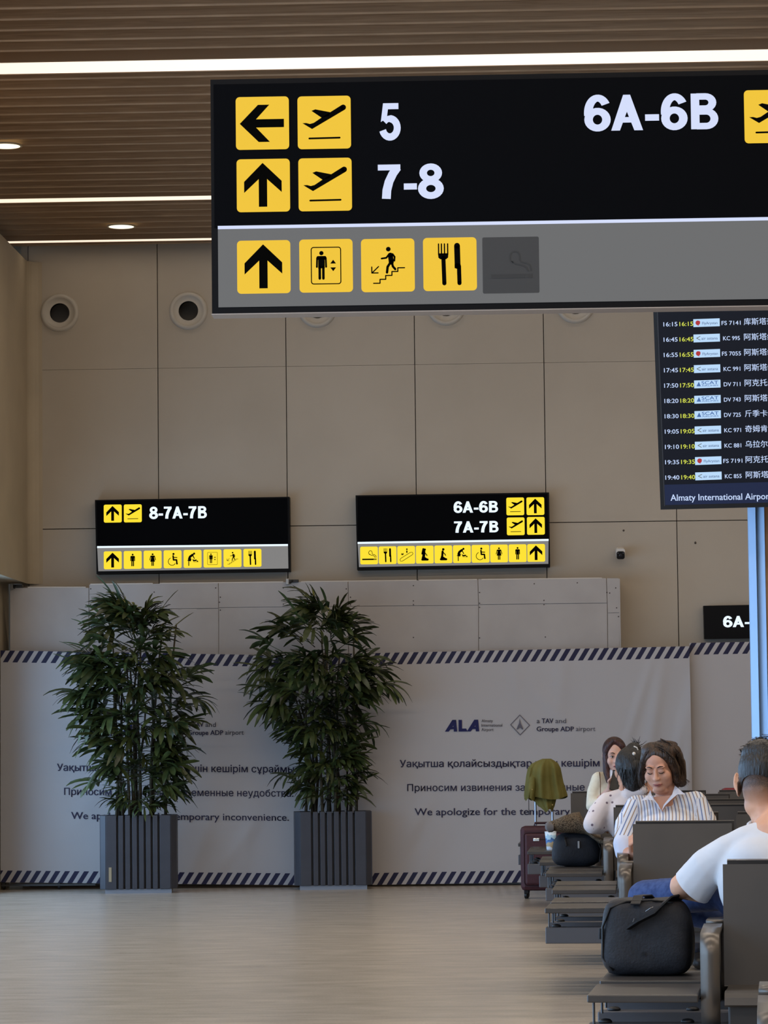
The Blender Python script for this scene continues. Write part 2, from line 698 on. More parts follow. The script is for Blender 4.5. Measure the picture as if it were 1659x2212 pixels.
# ================================================================== the room
YW = 27.45                     # back wall
YB = 26.92                     # printed hoarding fabric
YBD = 27.06                    # plasterboard hoarding above it
ZC = onY(300, 533, YW).z       # underside of the ceiling baffles
XL = onY(62, 1140, YW).x       # left return wall
XR = 9.0
YBACK = -6.0

M_wall = noisy('wall_panel_paint', (166, 155, 140), (172, 161, 146), scale=1.3, rough=0.45, spec=0.35, rand=0.02)
M_plaster = noisy('left_wall_plaster', (160, 146, 124), (168, 153, 130), scale=2.0, rough=0.6)
M_board = noisy('plasterboard', (164, 158, 154), (171, 165, 161), scale=3.0, rough=0.7, spec=0.2)
M_duct = mat('throat_shade', (20, 20, 20), 0.9, 0, 0.1)  # near-black puts the shade inside the nozzle throat into the colour

# floor: polished speckled sheet with long soft streaks
M_floor = mat('floor_polished', (150, 140, 126), 0.2, 0, 0.5)
nt, N, L, b = nodes(M_floor)
tc = N.new('ShaderNodeTexCoord')
mp = N.new('ShaderNodeMapping')
mp.inputs['Scale'].default_value = (1.2, 3.2, 1)
L.new(tc.outputs['Object'], mp.inputs[0])
n1 = N.new('ShaderNodeTexNoise')
n1.inputs['Scale'].default_value = 2.2
n1.inputs['Detail'].default_value = 8
n1.inputs['Roughness'].default_value = 0.65
L.new(mp.outputs[0], n1.inputs['Vector'])
n2 = N.new('ShaderNodeTexNoise')
n2.inputs['Scale'].default_value = 90
n2.inputs['Detail'].default_value = 2
L.new(tc.outputs['Object'], n2.inputs['Vector'])
mx = N.new('ShaderNodeMath')
mx.operation = 'MULTIPLY_ADD'
mx.inputs[1].default_value = 0.35
L.new(n2.outputs['Fac'], mx.inputs[0])
sc = N.new('ShaderNodeMath')
sc.operation = 'MULTIPLY'
sc.inputs[1].default_value = 0.65
L.new(n1.outputs['Fac'], sc.inputs[0])
L.new(sc.outputs[0], mx.inputs[2])
cr = N.new('ShaderNodeValToRGB')
cr.color_ramp.elements[0].position, cr.color_ramp.elements[1].position = 0.34, 0.66
cr.color_ramp.elements[0].color, cr.color_ramp.elements[1].color = rgb(164, 152, 136), rgb(184, 172, 155)
L.new(mx.outputs[0], cr.inputs[0])
L.new(cr.outputs[0], b.inputs['Base Color'])
mr = N.new('ShaderNodeMapRange')
mr.inputs['To Min'].default_value, mr.inputs['To Max'].default_value = 0.17, 0.30
L.new(n1.outputs['Fac'], mr.inputs['Value'])
L.new(mr.outputs[0], b.inputs['Roughness'])
fl = MB().box(-16, YBACK, -0.2, XR + 0.2, YW + 0.6, 0).build('floor', M_floor)
tag(fl, 'polished beige speckled floor of the waiting hall', None, kind='structure')

# ---- back wall: panels proud of a dark backing
wall = MB().box(XL - 3.2, YW + 0.35, 0, XR, YW + 0.55, ZC + 0.4).box(XL - 0.06, YW + 0.005, 0, XL - 0.002, YW + 0.35, ZC + 0.12).build('wall_back', M_wall)  # second box: unseen side board added to keep light out behind the panels
tag(wall, 'beige back wall of large joined panels', None, kind='structure')
jx = [onY(px, 1135, YW).x for px in (62, 343, 621, 900, 1180, 1462)]
pw = (jx[-1] - jx[1]) / 4
while jx[-1] < XR - 0.1:
    jx.append(jx[-1] + pw)
jz = [0.0, onY(800, 1490, YW).z, onY(800, 1134, YW).z, onY(800, 789, YW).z, ZC + 0.3]
NOZ = [onY(px, 676 - i * 4.6, YW) for i, px in enumerate((129, 407, 685.5, 964, 1243))]
for i in range(len(jx) - 1):
    for j in range(4):
        g = 0.0035
        zt = 0.0012 if j == 2 else g
        zb = 0.0012 if j == 3 else g
        x0, x1, z0, z1 = jx[i] + g, min(jx[i + 1], XR) - g, jz[j] + zb, min(jz[j + 1] - zt, ZC + 0.125)
        holes = [c for c in NOZ if j == 3 and x0 < c.x < x1]
        if not holes:
            MB().box(x0, YW, z0, x1, YW + 0.02, z1).build('panel', M_wall, wall)
            continue
        # panel with a round opening for the air nozzle
        c = holes[0]
        rect = [(x0, z0), (x1, z0), (x1, z1), (x0, z1)]
        ring = circ(c.x, c.z, 0.087, 36)
        mb = MB()
        pts = rect + ring
        tri = tessellate_polygon([[Vector((x, z, 0)) for x, z in l] for l in (rect, ring)])
        for yy in (YW, YW + 0.02):
            mb.add([(x, yy, z) for x, z in pts], [tuple(t) for t in tri])
        n = len(pts)
        mb.f += [[q, (q + 1) % 4, (q + 1) % 4 + n, q + n] for q in range(4)]
        mb.f += [[4 + q, 4 + (q + 1) % 36, 4 + (q + 1) % 36 + n, 4 + q + n] for q in range(36)]
        mb.build('panel', M_wall, wall, fix=True)
# screw plugs left in the wall panels
M_plug = mat('wall_plug', (74, 66, 58), 0.7)
for px, py in ((1347, 1146), (1502, 1173), (1502, 1172)):
    c = onY(px, py, YW)
    MB().lathe([(0.009, 0), (0.009, 0.003), (0.004, 0.006)], 10, Matrix.Translation(c) @ Matrix.Rotation(R(90), 4, 'X')).build('wall_plug', M_plug, wall)

# ---- left return wall above the glazed side, rounded into the back wall
ZS = onY(62, 1262, YW).z
ZLW = ZC - 0.12           # it stops short of the ceiling
lw = MB()
prof = [(XL, 12.4)]
prof += [(XL, YW - 0.35)] + [(XL + 0.12 - 0.12 * math.cos(R(a)), YW - 0.12 + 0.12 * math.sin(R(a))) for a in range(0, 91, 15)]
for (x0, y0), (x1, y1) in zip(prof, prof[1:]):
    lw.add([(x0, y0, ZS), (x1, y1, ZS), (x1, y1, ZLW), (x0, y0, ZLW)], [(0, 1, 2, 3)])
lw.add([(XL, 12.4, ZS), (XL, YW - 0.1, ZS), (XL - 0.25, YW - 0.1, ZS), (XL - 0.25, 12.4, ZS)], [(0, 1, 2, 3)])
lw.add([(XL - 0.25, 12.4, ZS), (XL - 0.25, YW, ZS), (XL - 0.25, YW, ZLW), (XL - 0.25, 12.4, ZLW)], [(0, 1, 2, 3)])
lw.add([(XL, 12.4, ZLW), (XL, YW, ZLW), (XL - 0.25, YW, ZLW), (XL - 0.25, 12.4, ZLW)], [(0, 1, 2, 3)])
lw.box(XL - 0.25, 0.9, 4.68, XL, 12.4, ZLW)
wl = lw.build('wall_left', M_plaster, smooth=False)
tag(wl, 'plastered left return wall above the glazing', None, kind='structure')
# the low end pier below it, behind the hoarding
XPIER = onY(0, 1500, YB).x - 0.006
MB().box(XPIER - 0.3, 26.45, 0, XPIER, YW + 0.01, ZS + 0.02).build('pier', M_plaster, wl)

# ---- glazed left side (window_1) under the return wall
M_alu_dark = mat('window_frame_metal', (70, 72, 75), 0.4, 0.6)
M_glass = bpy.data.materials.new('window_glass')
M_glass.use_nodes = True
_n, _l = M_glass.node_tree.nodes, M_glass.node_tree.links
_n.remove(_n['Principled BSDF'])
_t, _g, _m = _n.new('ShaderNodeBsdfTransparent'), _n.new('ShaderNodeBsdfGlossy'), _n.new('ShaderNodeMixShader')
_g.inputs['Roughness'].default_value = 0.02
_m.inputs[0].default_value = 0.06
_l.new(_t.outputs[0], _m.inputs[1])
_l.new(_g.outputs[0], _m.inputs[2])
_l.new(_m.outputs[0], _n['Material Output'].inputs[0])
win = MB().box(XL - 0.2, 12.7, ZS - 0.07, XL - 0.12, 26.4, ZS).box(XL - 0.2, 12.7, 0, XL - 0.12, 26.4, 0.06).build('window_1', M_alu_dark)
tag(win, 'glazed left side of the hall letting in blue daylight', None, kind='structure')
ny = 9
for k in range(ny + 1):
    y = 12.75 + k * (26.4 - 12.8) / ny
    MB().box(XL - 0.2, y - 0.03, 0.06, XL - 0.12, y + 0.03, ZS - 0.07).build('mullion', M_alu_dark, win)
    if k < ny:
        MB().box(XL - 0.164, y + 0.03, 0.06, XL - 0.156, y + (26.4 - 12.8) / ny - 0.03, ZS - 0.07).build('pane', M_glass, win)
lo = MB().box(XL - 0.25, YBACK, 0, XL, 0.9, ZLW).box(XL - 0.25, 12.4, 0, XL, 12.7, ZS).build('wall_left_lower', M_plaster)
win2 = MB().box(XL - 0.2, 0.9, 4.6, XL - 0.12, 12.4, 4.68).box(XL - 0.2, 0.9, 0, XL - 0.12, 12.4, 0.06).box(XL - 0.2, 0.9, 2.5, XL - 0.12, 12.4, 2.56).build('window_2', M_alu_dark)
tag(win2, 'tall glazed front part of the left side of the hall', None, kind='structure')
for k in range(9):
    y = 0.93 + k * 11.44 / 8
    MB().box(XL - 0.2, y - 0.03, 0.06, XL - 0.12, y + 0.03, 4.6).build('mullion', M_alu_dark, win2)
    if k < 8:
        for z0, z1 in ((0.06, 2.5), (2.56, 4.6)):
            MB().box(XL - 0.164, y + 0.03, z0, XL - 0.156, y + 11.44 / 8 - 0.03, z1).build('pane', M_glass, win2)
tag(lo, 'plastered lower left wall before the glazing', None, kind='structure')
wr = MB().box(XR, YBACK, 0, XR + 0.2, YW + 0.55, ZC + 0.4).build('wall_right', M_plaster)
tag(wr, 'plain right wall of the hall', None, kind='structure')

# ---- ceiling: wooden baffles under a dark void, three light channels
M_wood = mat('ceiling_wood', (120, 88, 58), 0.55, 0, 0.3)
nt, N, L, b = nodes(M_wood)
tc = N.new('ShaderNodeTexCoord')
mp = N.new('ShaderNodeMapping')
mp.inputs['Scale'].default_value = (0.7, 1, 26)
L.new(tc.outputs['Object'], mp.inputs[0])
oi = N.new('ShaderNodeObjectInfo')
ad = N.new('ShaderNodeVectorMath')
L.new(mp.outputs[0], ad.inputs[0])
L.new(oi.outputs['Location'], ad.inputs[1])
nz = N.new('ShaderNodeTexNoise')
nz.inputs['Scale'].default_value = 3.0
nz.inputs['Detail'].default_value = 5
nz.inputs['Distortion'].default_value = 1.2
L.new(ad.outputs[0], nz.inputs['Vector'])
cr = N.new('ShaderNodeValToRGB')
cr.color_ramp.elements[0].position, cr.color_ramp.elements[1].position = 0.3, 0.7
cr.color_ramp.elements[0].color, cr.color_ramp.elements[1].color = rgb(144, 116, 88), rgb(172, 142, 111)
L.new(nz.outputs['Fac'], cr.inputs[0])
L.new(cr.outputs[0], b.inputs['Base Color'])
M_void = mat('ceiling_void', (112, 90, 68), 0.9)
ceil = MB().box(XL - 3.2, YBACK, ZC + 0.13, XR + 0.2, YW + 0.56, ZC + 0.3).build('ceiling', M_void)
tag(ceil, 'ceiling of long brown wooden baffles with light channels', None, kind='structure')
STRIPS = []
for py0, py1 in ((134, 160), (428.5, 438), (520, 525.5)):
    STRIPS.append((onZ(0, py1, ZC).y, onZ(0, py0, ZC).y))
STRIPS = [(min(a, b_), max(a, b_)) for a, b_ in STRIPS]
step = 4.9
k = 1
while STRIPS[0][0] - step * k > YBACK + 1:
    STRIPS.append((STRIPS[0][0] - step * k, STRIPS[0][0] - step * k + 0.25))
    k += 1
slat_me = None
y = YBACK + 0.2
PITCH_S = 0.285
BW = 0.055
while y < YW - 0.05:
    if not any(a - BW < y + BW and y < b_ + 0.0 for a, b_ in STRIPS):
        me = slat_me
        if me is None:
            me = slat_me = MB().box(XL - 3.0, 0, 0, XR, BW, 0.125).mesh('slat')
        o = link('slat', me, M_wood, ceil)
        o.location = (0, y, ZC)
    y += PITCH_S
M_strip = mat('light_strip', (250, 245, 235), 0.5, emit=(255, 236, 212), es=0.98)
M_chan = mat('light_channel', (150, 120, 90), 0.6)
for i, (a, b_) in enumerate(STRIPS):
    w = b_ - a
    root = thing('linear_light', ('wide warm white ceiling light line crossing above the black hanging sign', 'thin warm white ceiling light line behind the black hanging sign',
                                  'thinnest warm white ceiling light line beside the back wall')[i] if i < 3 else 'warm white ceiling light line over the seating',
                 'ceiling light', ((XL + XR) / 2, (a + b_) / 2, ZC - 0.003), 0, 'ceiling light lines')
    hl = (XR - XL) / 2 - 0.02
    hm_ = hl + 3.0
    MB().box(-hm_, -w / 2 + 0.01, 0, hl, w / 2 - 0.01, 0.006).build('diffuser', M_strip, root)
    MB().box(-hm_, -w / 2 - 0.012, -0.002, hl, -w / 2 + 0.008, 0.125).build('channel_side', M_chan, root)
    MB().box(-hm_, w / 2 - 0.008, -0.002, hl, w / 2 + 0.012, 0.125).build('channel_side', M_chan, root)
    l = area_light('strip_lamp' if i < 3 else 'strip_lamp_offscreen', ((XL + XR) / 2, (a + b_) / 2, ZC - 0.02), (0, 0, 0), XR - XL - 0.3, 0.14,
                   (250, 72, 10)[i] if i < 3 else 222, (1.0, 0.87, 0.73))

# round downlights
M_lamp = mat('downlight_glow', (255, 250, 235), 0.5, emit=(255, 244, 205), es=1.6)
M_ring = mat('downlight_ring', (190, 175, 150), 0.4)
for px, py, lab in ((12, 316, 'round glowing ceiling downlight between the wide and thin light lines'), (262, 490, 'round glowing ceiling downlight between the two thin light lines')):
    c = onZ(px, py, ZC - 0.006)
    t = thing('downlight', lab, 'downlight', c, 0, 'round ceiling downlights')
    MB().lathe([(0.108, 0.0), (0.108, 0.01)], 28).build('lens', M_lamp, t)
    MB().lathe([(0.104, 0.006), (0.104, -0.001), (0.118, -0.001), (0.118, 0.01)], 28, cap=False).build('trim_ring', M_ring, t)

# round air nozzles in the back wall
M_white_duct = mat('nozzle_white', (176, 168, 156), 0.5)
noz = None
for i, px in enumerate((129, 407, 685.5, 964, 1243)):
    py = 676 - i * 4.6
    c = onY(px, py, YW)
    labs = ('round white air nozzle in the back wall, next to the left return wall', 'round white air nozzle beside the end of the black hanging sign',
            'round white air nozzle peeking out under the hanging sign, between the wall signs',
            'round white air nozzle peeking out under the hanging sign, over the 6A-6B 7A-7B sign',
            'round white air nozzle peeking out under the hanging sign, beside the flight board')
    t = thing('air_nozzle', labs[i], 'air nozzle', c, 0, 'air nozzles in the back wall')
    t.rotation_euler = (R(90), 0, 0)
    if noz is None:
        s = 1 / 257.0
        noz = (MB().lathe([(28 * s, 0.004), (33 * s, 0.018), (37 * s, 0.026), (41 * s, 0.018), (42.5 * s, 0.0)], 36, cap=False).mesh('flange'),
               MB().lathe([(33 * s, 0.02), (28.5 * s, 0.006), (24 * s, -0.02 + 0.022), (21.5 * s, 0.0015)], 36, cap=False).mesh('bowl'),
               MB().lathe([(21.5 * s, 0.0015), (21.5 * s, -0.03), (21.5 * s, -0.06)], 36, cap=False).mesh('throat'))
    for nm, me, m in zip(('flange', 'bowl', 'throat'), noz, (M_white_duct, M_white_duct, M_duct)):
        link(nm, me, m, t, smooth=True)

# ================================================================== hoarding
PB = Plane(onY(700, 1330, YBD), (1, 0, 0), (0, 0, 1))
hoard = MB()
hc = [PB.pix(22, 1272), PB.pix(1339, 1251), PB.pix(1339, 1900), PB.pix(22, 1900)]
hoard.prism(hc, lambda x, y, t: PB.pt(x, y, t), -0.03, -0.012)
hw = hoard.build('wall_hoarding', M_board)
tag(hw, 'grey plasterboard hoarding in front of the back wall', None, kind='structure')
for pts in ([(22, 1270), (191.3, 1270), (192, 1910), (22, 1910)],
            [(193, 1263), (470.8, 1259), (471.5, 1313.5), (193, 1316.5)], [(193, 1318), (471.5, 1315), (473, 1910), (193, 1910)],
            [(472.5, 1259), (751, 1256), (752, 1309), (473, 1312)], [(473, 1313), (752, 1310), (753, 1910), (474, 1910)],
            [(752.7, 1256), (1031.5, 1252), (1033, 1307), (753.5, 1309)], [(753.5, 1310.2), (1033, 1308), (1034, 1910), (754, 1910)],
            [(1033, 1251), (1309, 1249), (1311, 1302), (1034.5, 1305.5)], [(1034.5, 1306.8), (1311, 1303.3), (1316, 1910), (1035, 1910)],
            [(1311, 1249), (1336, 1249), (1337.5, 1323), (1313, 1323.5)], [(1313, 1324.6), (1337.5, 1324), (1339, 1910), (1317, 1910)]):
    sheet(PB, pts, -0.013, 0.0, 'plasterboard', M_board, hw)
M_screw = mat('screw_head', (64, 58, 54), 0.6)
for px, py in ((196, 1272), (196, 1306), (196, 1325), (333, 1279), (466, 1270), (476, 1290), (474, 1301), (476, 1318), (612, 1270), (612, 1305), (748, 1272), (748, 1306),
               (757, 1290), (757, 1306), (757, 1318), (893, 1265), (893, 1298), (893, 1306), (893, 1377), (1036, 1280), (1036, 1303), (1036, 1312), (1036, 1378), (1154, 1261), (1175, 1297),
               (1175, 1306), (1178, 1376), (1247, 1259), (1311, 1280), (1330, 1270), (1332, 1313), (1336, 1332), (1317, 1281)):
    c = onY(px, py, YBD)
    MB().lathe([(0.0055, 0), (0.0055, 0.002), (0.003, 0.003)], 8, Matrix.Translation(c) @ Matrix.Rotation(R(90), 4, 'X')).build('screw', M_screw, hw)
# side return of the hoarding at its right end (closes against the wall)
MB().box(onY(1339, 1251, YBD).x - 0.012, YBD, 0, onY(1339, 1251, YBD).x, YW, onY(1339, 1250, YBD).z).build('side_board', M_board, hw)
# bright plaster filler beads along the top and one joint
M_fill = mat('joint_filler', (196, 186, 174), 0.8)
sheet(PB, [(196, 1318.6), (300, 1317.2), (300, 1319.6), (196, 1321)], 0.0, 0.0012, 'filler', M_fill, hw)
sheet(PB, [(330, 1316.6), (425, 1315.4), (425, 1316.8), (330, 1318)], 0.0, 0.0012, 'filler', M_fill, hw)
for x0, x1 in ((60, 185), (195, 330), (345, 612), (650, 900), (905, 1030), (1040, 1300)):
    yy = lambda x: (1269 - (x - 22) * 0.0) if x < 192 else 1262.5 - (x - 192) * 0.0122
    sheet(PB, [(x0, yy(x0) - 1.6), (x1, yy(x1) - 1.6), (x1, yy(x1) + 0.6), (x0, yy(x0) + 0.8)], -0.02, 0.001, 'filler', M_fill, hw)
# clamps on top of the boards
M_clamp = mat('clamp_metal', (52, 50, 48), 0.4, 0.7)
M_clampl = mat('clamp_plate', (150, 146, 140), 0.35, 0.8)
for px, py, lab in ((36, 1266, 'dark metal clamp on the top corner of the grey boards by the left wall'), (632, 1255, 'small metal bracket on top of the grey boards between the wall signs')):
    c = onY(px, py, YBD - 0.01)
    t = thing('clamp', lab, 'clamp', c, 0)
    MB().box(-0.05, -0.01, -0.012, 0.05, 0.05, 0.012, 0.003).build('jaw', M_clamp, t)
    MB().box(-0.055, -0.02, -0.03, -0.03, 0.03, 0.02, 0.003).build('bracket', M_clampl, t)
    MB().tube([(-0.02, -0.022, -0.02), (0.0, -0.022, 0.005)], 0.008, 8).build('screw', M_clamp, t)

# ---- printed banners
def banner_mat(name, w, h, base, navy, pitch=0.0795, bh=0.098):
    m = mat(name, base, 0.55, 0, 0.3)
    nt, N, L, b = nodes(m)
    uv = N.new('ShaderNodeUVMap')
    sp = N.new('ShaderNodeSeparateXYZ')
    L.new(uv.outputs[0], sp.inputs[0])

    def M2(op, a, c, **k):
        n = N.new('ShaderNodeMath')
        n.operation = op
        for i, q in enumerate((a, c)):
            if hasattr(q, 'links'):
                L.new(q, n.inputs[i])
            elif q is not None:
                n.inputs[i].default_value = q
        return n.outputs[0]
    u, v = sp.outputs[0], sp.outputs[1]
    s = M2('SUBTRACT', u, M2('MULTIPLY', v, 0.62))
    fr = M2('FRACT', M2('DIVIDE', s, pitch), None)
    st = M2('LESS_THAN', fr, 0.53)
    bot = M2('LESS_THAN', v, bh)
    top = M2('GREATER_THAN', v, h - bh)
    fac = M2('MULTIPLY', st, M2('ADD', bot, top))
    nz = N.new('ShaderNodeTexNoise')
    nz.inputs['Scale'].default_value = 2.5
    L.new(uv.outputs[0], nz.inputs['Vector'])
    mixb = N.new('ShaderNodeMix')
    mixb.data_type = 'RGBA'
    mixb.inputs[6].default_value = rgb(*base)
    mixb.inputs[7].default_value = rgb(*[c - 5 for c in base])
    L.new(nz.outputs['Fac'], mixb.inputs[0])
    mix = N.new('ShaderNodeMix')
    mix.data_type = 'RGBA'
    L.new(fac, mix.inputs[0])
    L.new(mixb.outputs[2], mix.inputs[6])
    mix.inputs[7].default_value = rgb(*navy)
    L.new(mix.outputs[2], b.inputs['Base Color'])
    return m


def banner(corners, Y, wrinkle, label, key, fold=0):
    """corners: pixel tl, tr, br, bl"""
    P = Plane(onY(*corners[3], Y), (1, 0, 0), (0, 0, 1))
    tl, tr, br, bl = (P.pix(*c) for c in corners)
    w, h = br[0] - bl[0], tl[1] - bl[1]
    nx, nz = 110, 72
    mb = MB()
    uvs = []

    def disp(u, v):
        a, c = u / w, v / h
        e = wrinkle
        d = e * (0.5 * math.sin(7 * a + 5 * c + fold) + 0.35 * math.sin(13 * a - 9 * c + 2 * fold) + 0.3 * math.sin(3.1 * a - 14 * c))
        # creases: straight ridges pulled from the hung corners
        for (x, z, ang, amp, wd, ln) in CREASE.get(key, ()):
            dx, dz = u - x * w, v - z * h
            t = dx * math.cos(ang) + dz * math.sin(ang)
            q = -dx * math.sin(ang) + dz * math.cos(ang)
            if -0.1 < t < ln + 0.1:
                d += amp * math.exp(-(q / wd) ** 2) * max(0.0, math.sin(math.pi * (t + 0.1) / (ln + 0.2)))
        return d
    for j in range(nz + 1):
        for i in range(nx + 1):
            a, c = i / nx, j / nz
            bu, bv = bl[0] + (br[0] - bl[0]) * a, bl[1] + (br[1] - bl[1]) * a
            tu, tv = tl[0] + (tr[0] - tl[0]) * a, tl[1] + (tr[1] - tl[1]) * a
            u, v = bu + (tu - bu) * c, bv + (tv - bv) * c
            mb.v.append(P.pt(u, v, disp(u, v)))
            uvs.append((a * w, c * h))
    for j in range(nz):
        for i in range(nx):
            k = j * (nx + 1) + i
            mb.f.append([k, k + 1, k + nx + 2, k + nx + 1])
    t = thing('printed_banner', label, 'banner', P.pt(w / 2, 0))
    o = mb.build('fabric', banner_mat('banner_print_' + key, w, h, (172, 168, 168), (26, 26, 58)), t, world=True, smooth=True)
    me = o.data
    ul = me.uv_layers.new(name='UVMap')
    for lp in me.loops:
        ul.data[lp.index].uv = uvs[lp.vertex_index]
    P.disp = disp
    return t, P


CREASE = {
    'right': [(0.80, 0.55, 1.25, 0.012, 0.035, 0.9), (0.86, 0.42, 1.4, 0.016, 0.05, 1.1), (0.92, 0.3, 1.35, 0.018, 0.05, 1.2), (0.97, 0.1, 1.5, 0.02, 0.035, 1.5), (0.68, 0.62, 2.3, 0.006, 0.06, 0.7),
              (0.62, 0.75, 1.5, 0.008, 0.06, 0.5), (0.50, 0.8, 1.7, 0.006, 0.05, 0.4), (0.06, 0.02, 0.9, 0.012, 0.06, 0.8), (0.12, 0.02, 1.1, 0.010, 0.05, 0.7), (0.2, 0.0, 1.2, 0.008, 0.07, 0.5), (0.55, 0.5, -0.6, 0.005, 0.04, 0.6)],
    'left': [(0.55, 0.03, 1.2, 0.008, 0.06, 0.6), (0.62, 0.02, 0.9, 0.008, 0.05, 0.7), (0.7, 0.05, 1.4, 0.008, 0.06, 0.6), (0.2, 0.2, 1.0, 0.004, 0.06, 0.5)],
}
M_ink = mat('banner_ink', (44, 42, 66), 0.6, 0, 0.2)
M_ink2 = mat('banner_ink_thin', (92, 90, 100), 0.6, 0, 0.2)
M_navy = mat('logo_navy', (30, 32, 78), 0.6, 0, 0.2)


def banner_print(t, P, dx, dyl, k=1.0, dyr=0.0):
    """dx: pixel shift from the right-hand banner, dyl: vertical shift"""
    y = lambda v: v + dyl

    def X(x):
        return 1120 + (x - 1120) * k + dx
    F = dict(warp=P.disp, off=0.006)
    text('Уақытша қолайсыздықтар үшін кешірім сұраймыз.', P, X(864), (y(1657), y(1655 + dyr)), X(1416), 14.5, M_ink, t, 0.018, **F)
    text('Приносим извинения за временные неудобства.', P, X(880), (y(1709), y(1707 + dyr)), X(1398), 14.5, M_ink, t, 0.010, **F)
    text('We apologize for the temporary inconvenience.', P, X(896), (y(1761), y(1759 + dyr)), X(1388), 15, M_ink, t, 0.012, **F)
    # logo: three slanted letters
    u0, v0 = P.pix(X(961), y(1580.5))
    u1, v1 = P.pix(X(1035), y(1554.5))
    kk, hh = u1 - u0, v1 - v0
    A = [[(0.0, 0.0), (0.11, 0.0), (0.33, 0.80), (0.33, 1.0), (0.22, 1.0)], [(0.22, 1.0), (0.33, 1.0), (0.36, 0.0), (0.26, 0.0), (0.25, 0.72)], [(0.12, 0.2), (0.29, 0.2), (0.29, 0.4), (0.17, 0.4)]]
    Lg = [[(0.40, 0.0), (0.50, 0.0), (0.50, 1.0), (0.40, 1.0)], [(0.40, 0.0), (0.66, 0.0), (0.62, 0.25), (0.40, 0.25)]]
    A2 = [[(x + 0.64, yy) for x, yy in q] for q in A]
    MB().polys(A + Lg + A2, lambda a, c: P.pt(u0 + a * kk, v0 + c * hh, 0.006 + P.disp(u0 + a * kk, v0 + c * hh))).build('logo_letters', M_navy, t, world=True)
    for s, yy, x1 in (('Almaty', 1560, 1064.5), ('International', 1569.5, 1085), ('Airport', 1579, 1066)):
        text(s, P, X(1040), y(yy), X(x1), 6.2, M_ink2, t, 0.006, **F)
    dia = [(1122.7, 1544.5), (1144, 1566.5), (1123.5, 1587.5), (1103, 1565.5)]
    uvq = [P.pix(X(a), y(c)) for a, c in dia]
    tow = [P.pix(X(a), y(c)) for a, c in ((1122.6, 1551), (1124.6, 1562), (1128, 1569), (1130.5, 1576), (1126.5, 1575), (1124.5, 1572), (1121.5, 1572), (1119.5, 1575), (1115.5, 1576), (1118, 1569), (1121.4, 1562))]
    MB().polys(stroke(uvq, 0.006, closed=True), lambda a, c: P.pt(a, c, 0.006 + P.disp(a, c))).build('logo_diamond', M_ink2, t, world=True)
    MB().polys([tow], lambda a, c: P.pt(a, c, 0.007 + P.disp(a, c))).build('logo_tower', M_ink2, t, world=True)
    text('a', P, X(1159.5), y(1562), X(1166), 10, M_ink2, t, 0.004, **F)
    text('TAV', P, X(1170.5), y(1562), X(1195), 10, M_ink, t, 0.022, **F)
    text('and', P, X(1199.5), y(1562), X(1223), 10, M_ink2, t, 0.004, **F)
    text('Groupe ADP', P, X(1159.5), y(1579.5), X(1239.5), 10, M_ink, t, 0.022, **F)
    text('airport', P, X(1244), y(1579), X(1286), 10, M_ink2, t, 0.004, **F)


bl_t, bl_p = banner([(1, 1405), (748, 1418), (748, 1913), (1, 1906)], YB, 0.0018, 'smooth white printed apology banner behind both potted palms, lit blue by the window', 'left', 0.4)
banner_print(bl_t, bl_p, -752, 8, 0.955, 6)
br_t, br_p = banner([(752, 1412), (1489, 1396), (1499, 1900), (752, 1912.5)], YB - 0.01, 0.004, 'creased white printed apology banner behind the suitcase and seated women', 'right', 1.7)
banner_print(br_t, br_p, 0, 0, 1.0)
bf_t, bf_p = banner([(1489, 1389), (2150, 1376), (2150, 1890), (1489, 1900)], YB + 0.06, 0.0015, 'white printed banner with hazard stripes partly hidden by the metal display post', 'far', 2.2)
text('Уақытша қолайсыздықтар үшін кешірім сұраймыз.', bf_p, 1598, (1634, 1630), 2100, 14, M_ink2, bf_t, 0.012, off=0.006)
# frame on castors that carries the left banner
M_steel = mat('frame_steel', (70, 68, 66), 0.4, 0.7)
fr = thing('banner_frame', 'low dark steel rail on castors under the left banner', 'rail', onZ(126, 1926, 0))
MB().box(onY(2, 1908, YB).x, YB + 0.03, 0.03, onY(205, 1908, YB).x, YB + 0.06, 0.045).build('rail', M_steel, fr, world=True)
for px in (126, 6):
    c = onY(px, 1915, YB)
    MB().lathe([(0.02, -0.012), (0.026, -0.008), (0.026, 0.008), (0.02, 0.012)], 16, Matrix.Translation((c.x, YB + 0.06, 0.0265)) @ Matrix.Rotation(R(90), 4, 'Y')).build('castor', mat('castor_black', (22, 22, 24), 0.5), fr, world=True)
    MB().box(c.x - 0.014, YB + 0.03, 0.04, c.x + 0.014, YB + 0.09, 0.06, 0.003).build('castor_fork', M_steel, fr, world=True)

# ================================================================== signs
G_yellow = glow('tile_yellow_glow', (240, 196, 52))
G_yellow2 = glow('tile_yellow_glow_far', (255, 226, 48), 1.0)
M_black_ink = mat('pictogram_black', (8, 8, 7), 0.7, 0, 0.0)
M_ink_far = M_black_ink
G_white = glow('letter_glow', (212, 221, 250))
G_white2 = glow('letter_glow_far', (226, 240, 255), 1.15)
M_face = mat('sign_face_black', (6, 7, 10), 0.6, 0, 0.03)
M_frame = mat('sign_frame_black', (13, 13, 15), 0.5, 0, 0.1)
M_under = mat('sign_underside', (150, 140, 132), 0.45, 0.2)
G_grey = glow('sign_grey_band', (105, 106, 107), 1.0)
G_grey2 = glow('sign_grey_band_far', (128, 127, 126), 1.0)
G_off = mat('unlit_tile', (62, 62, 62), 0.6, 0, 0.2)

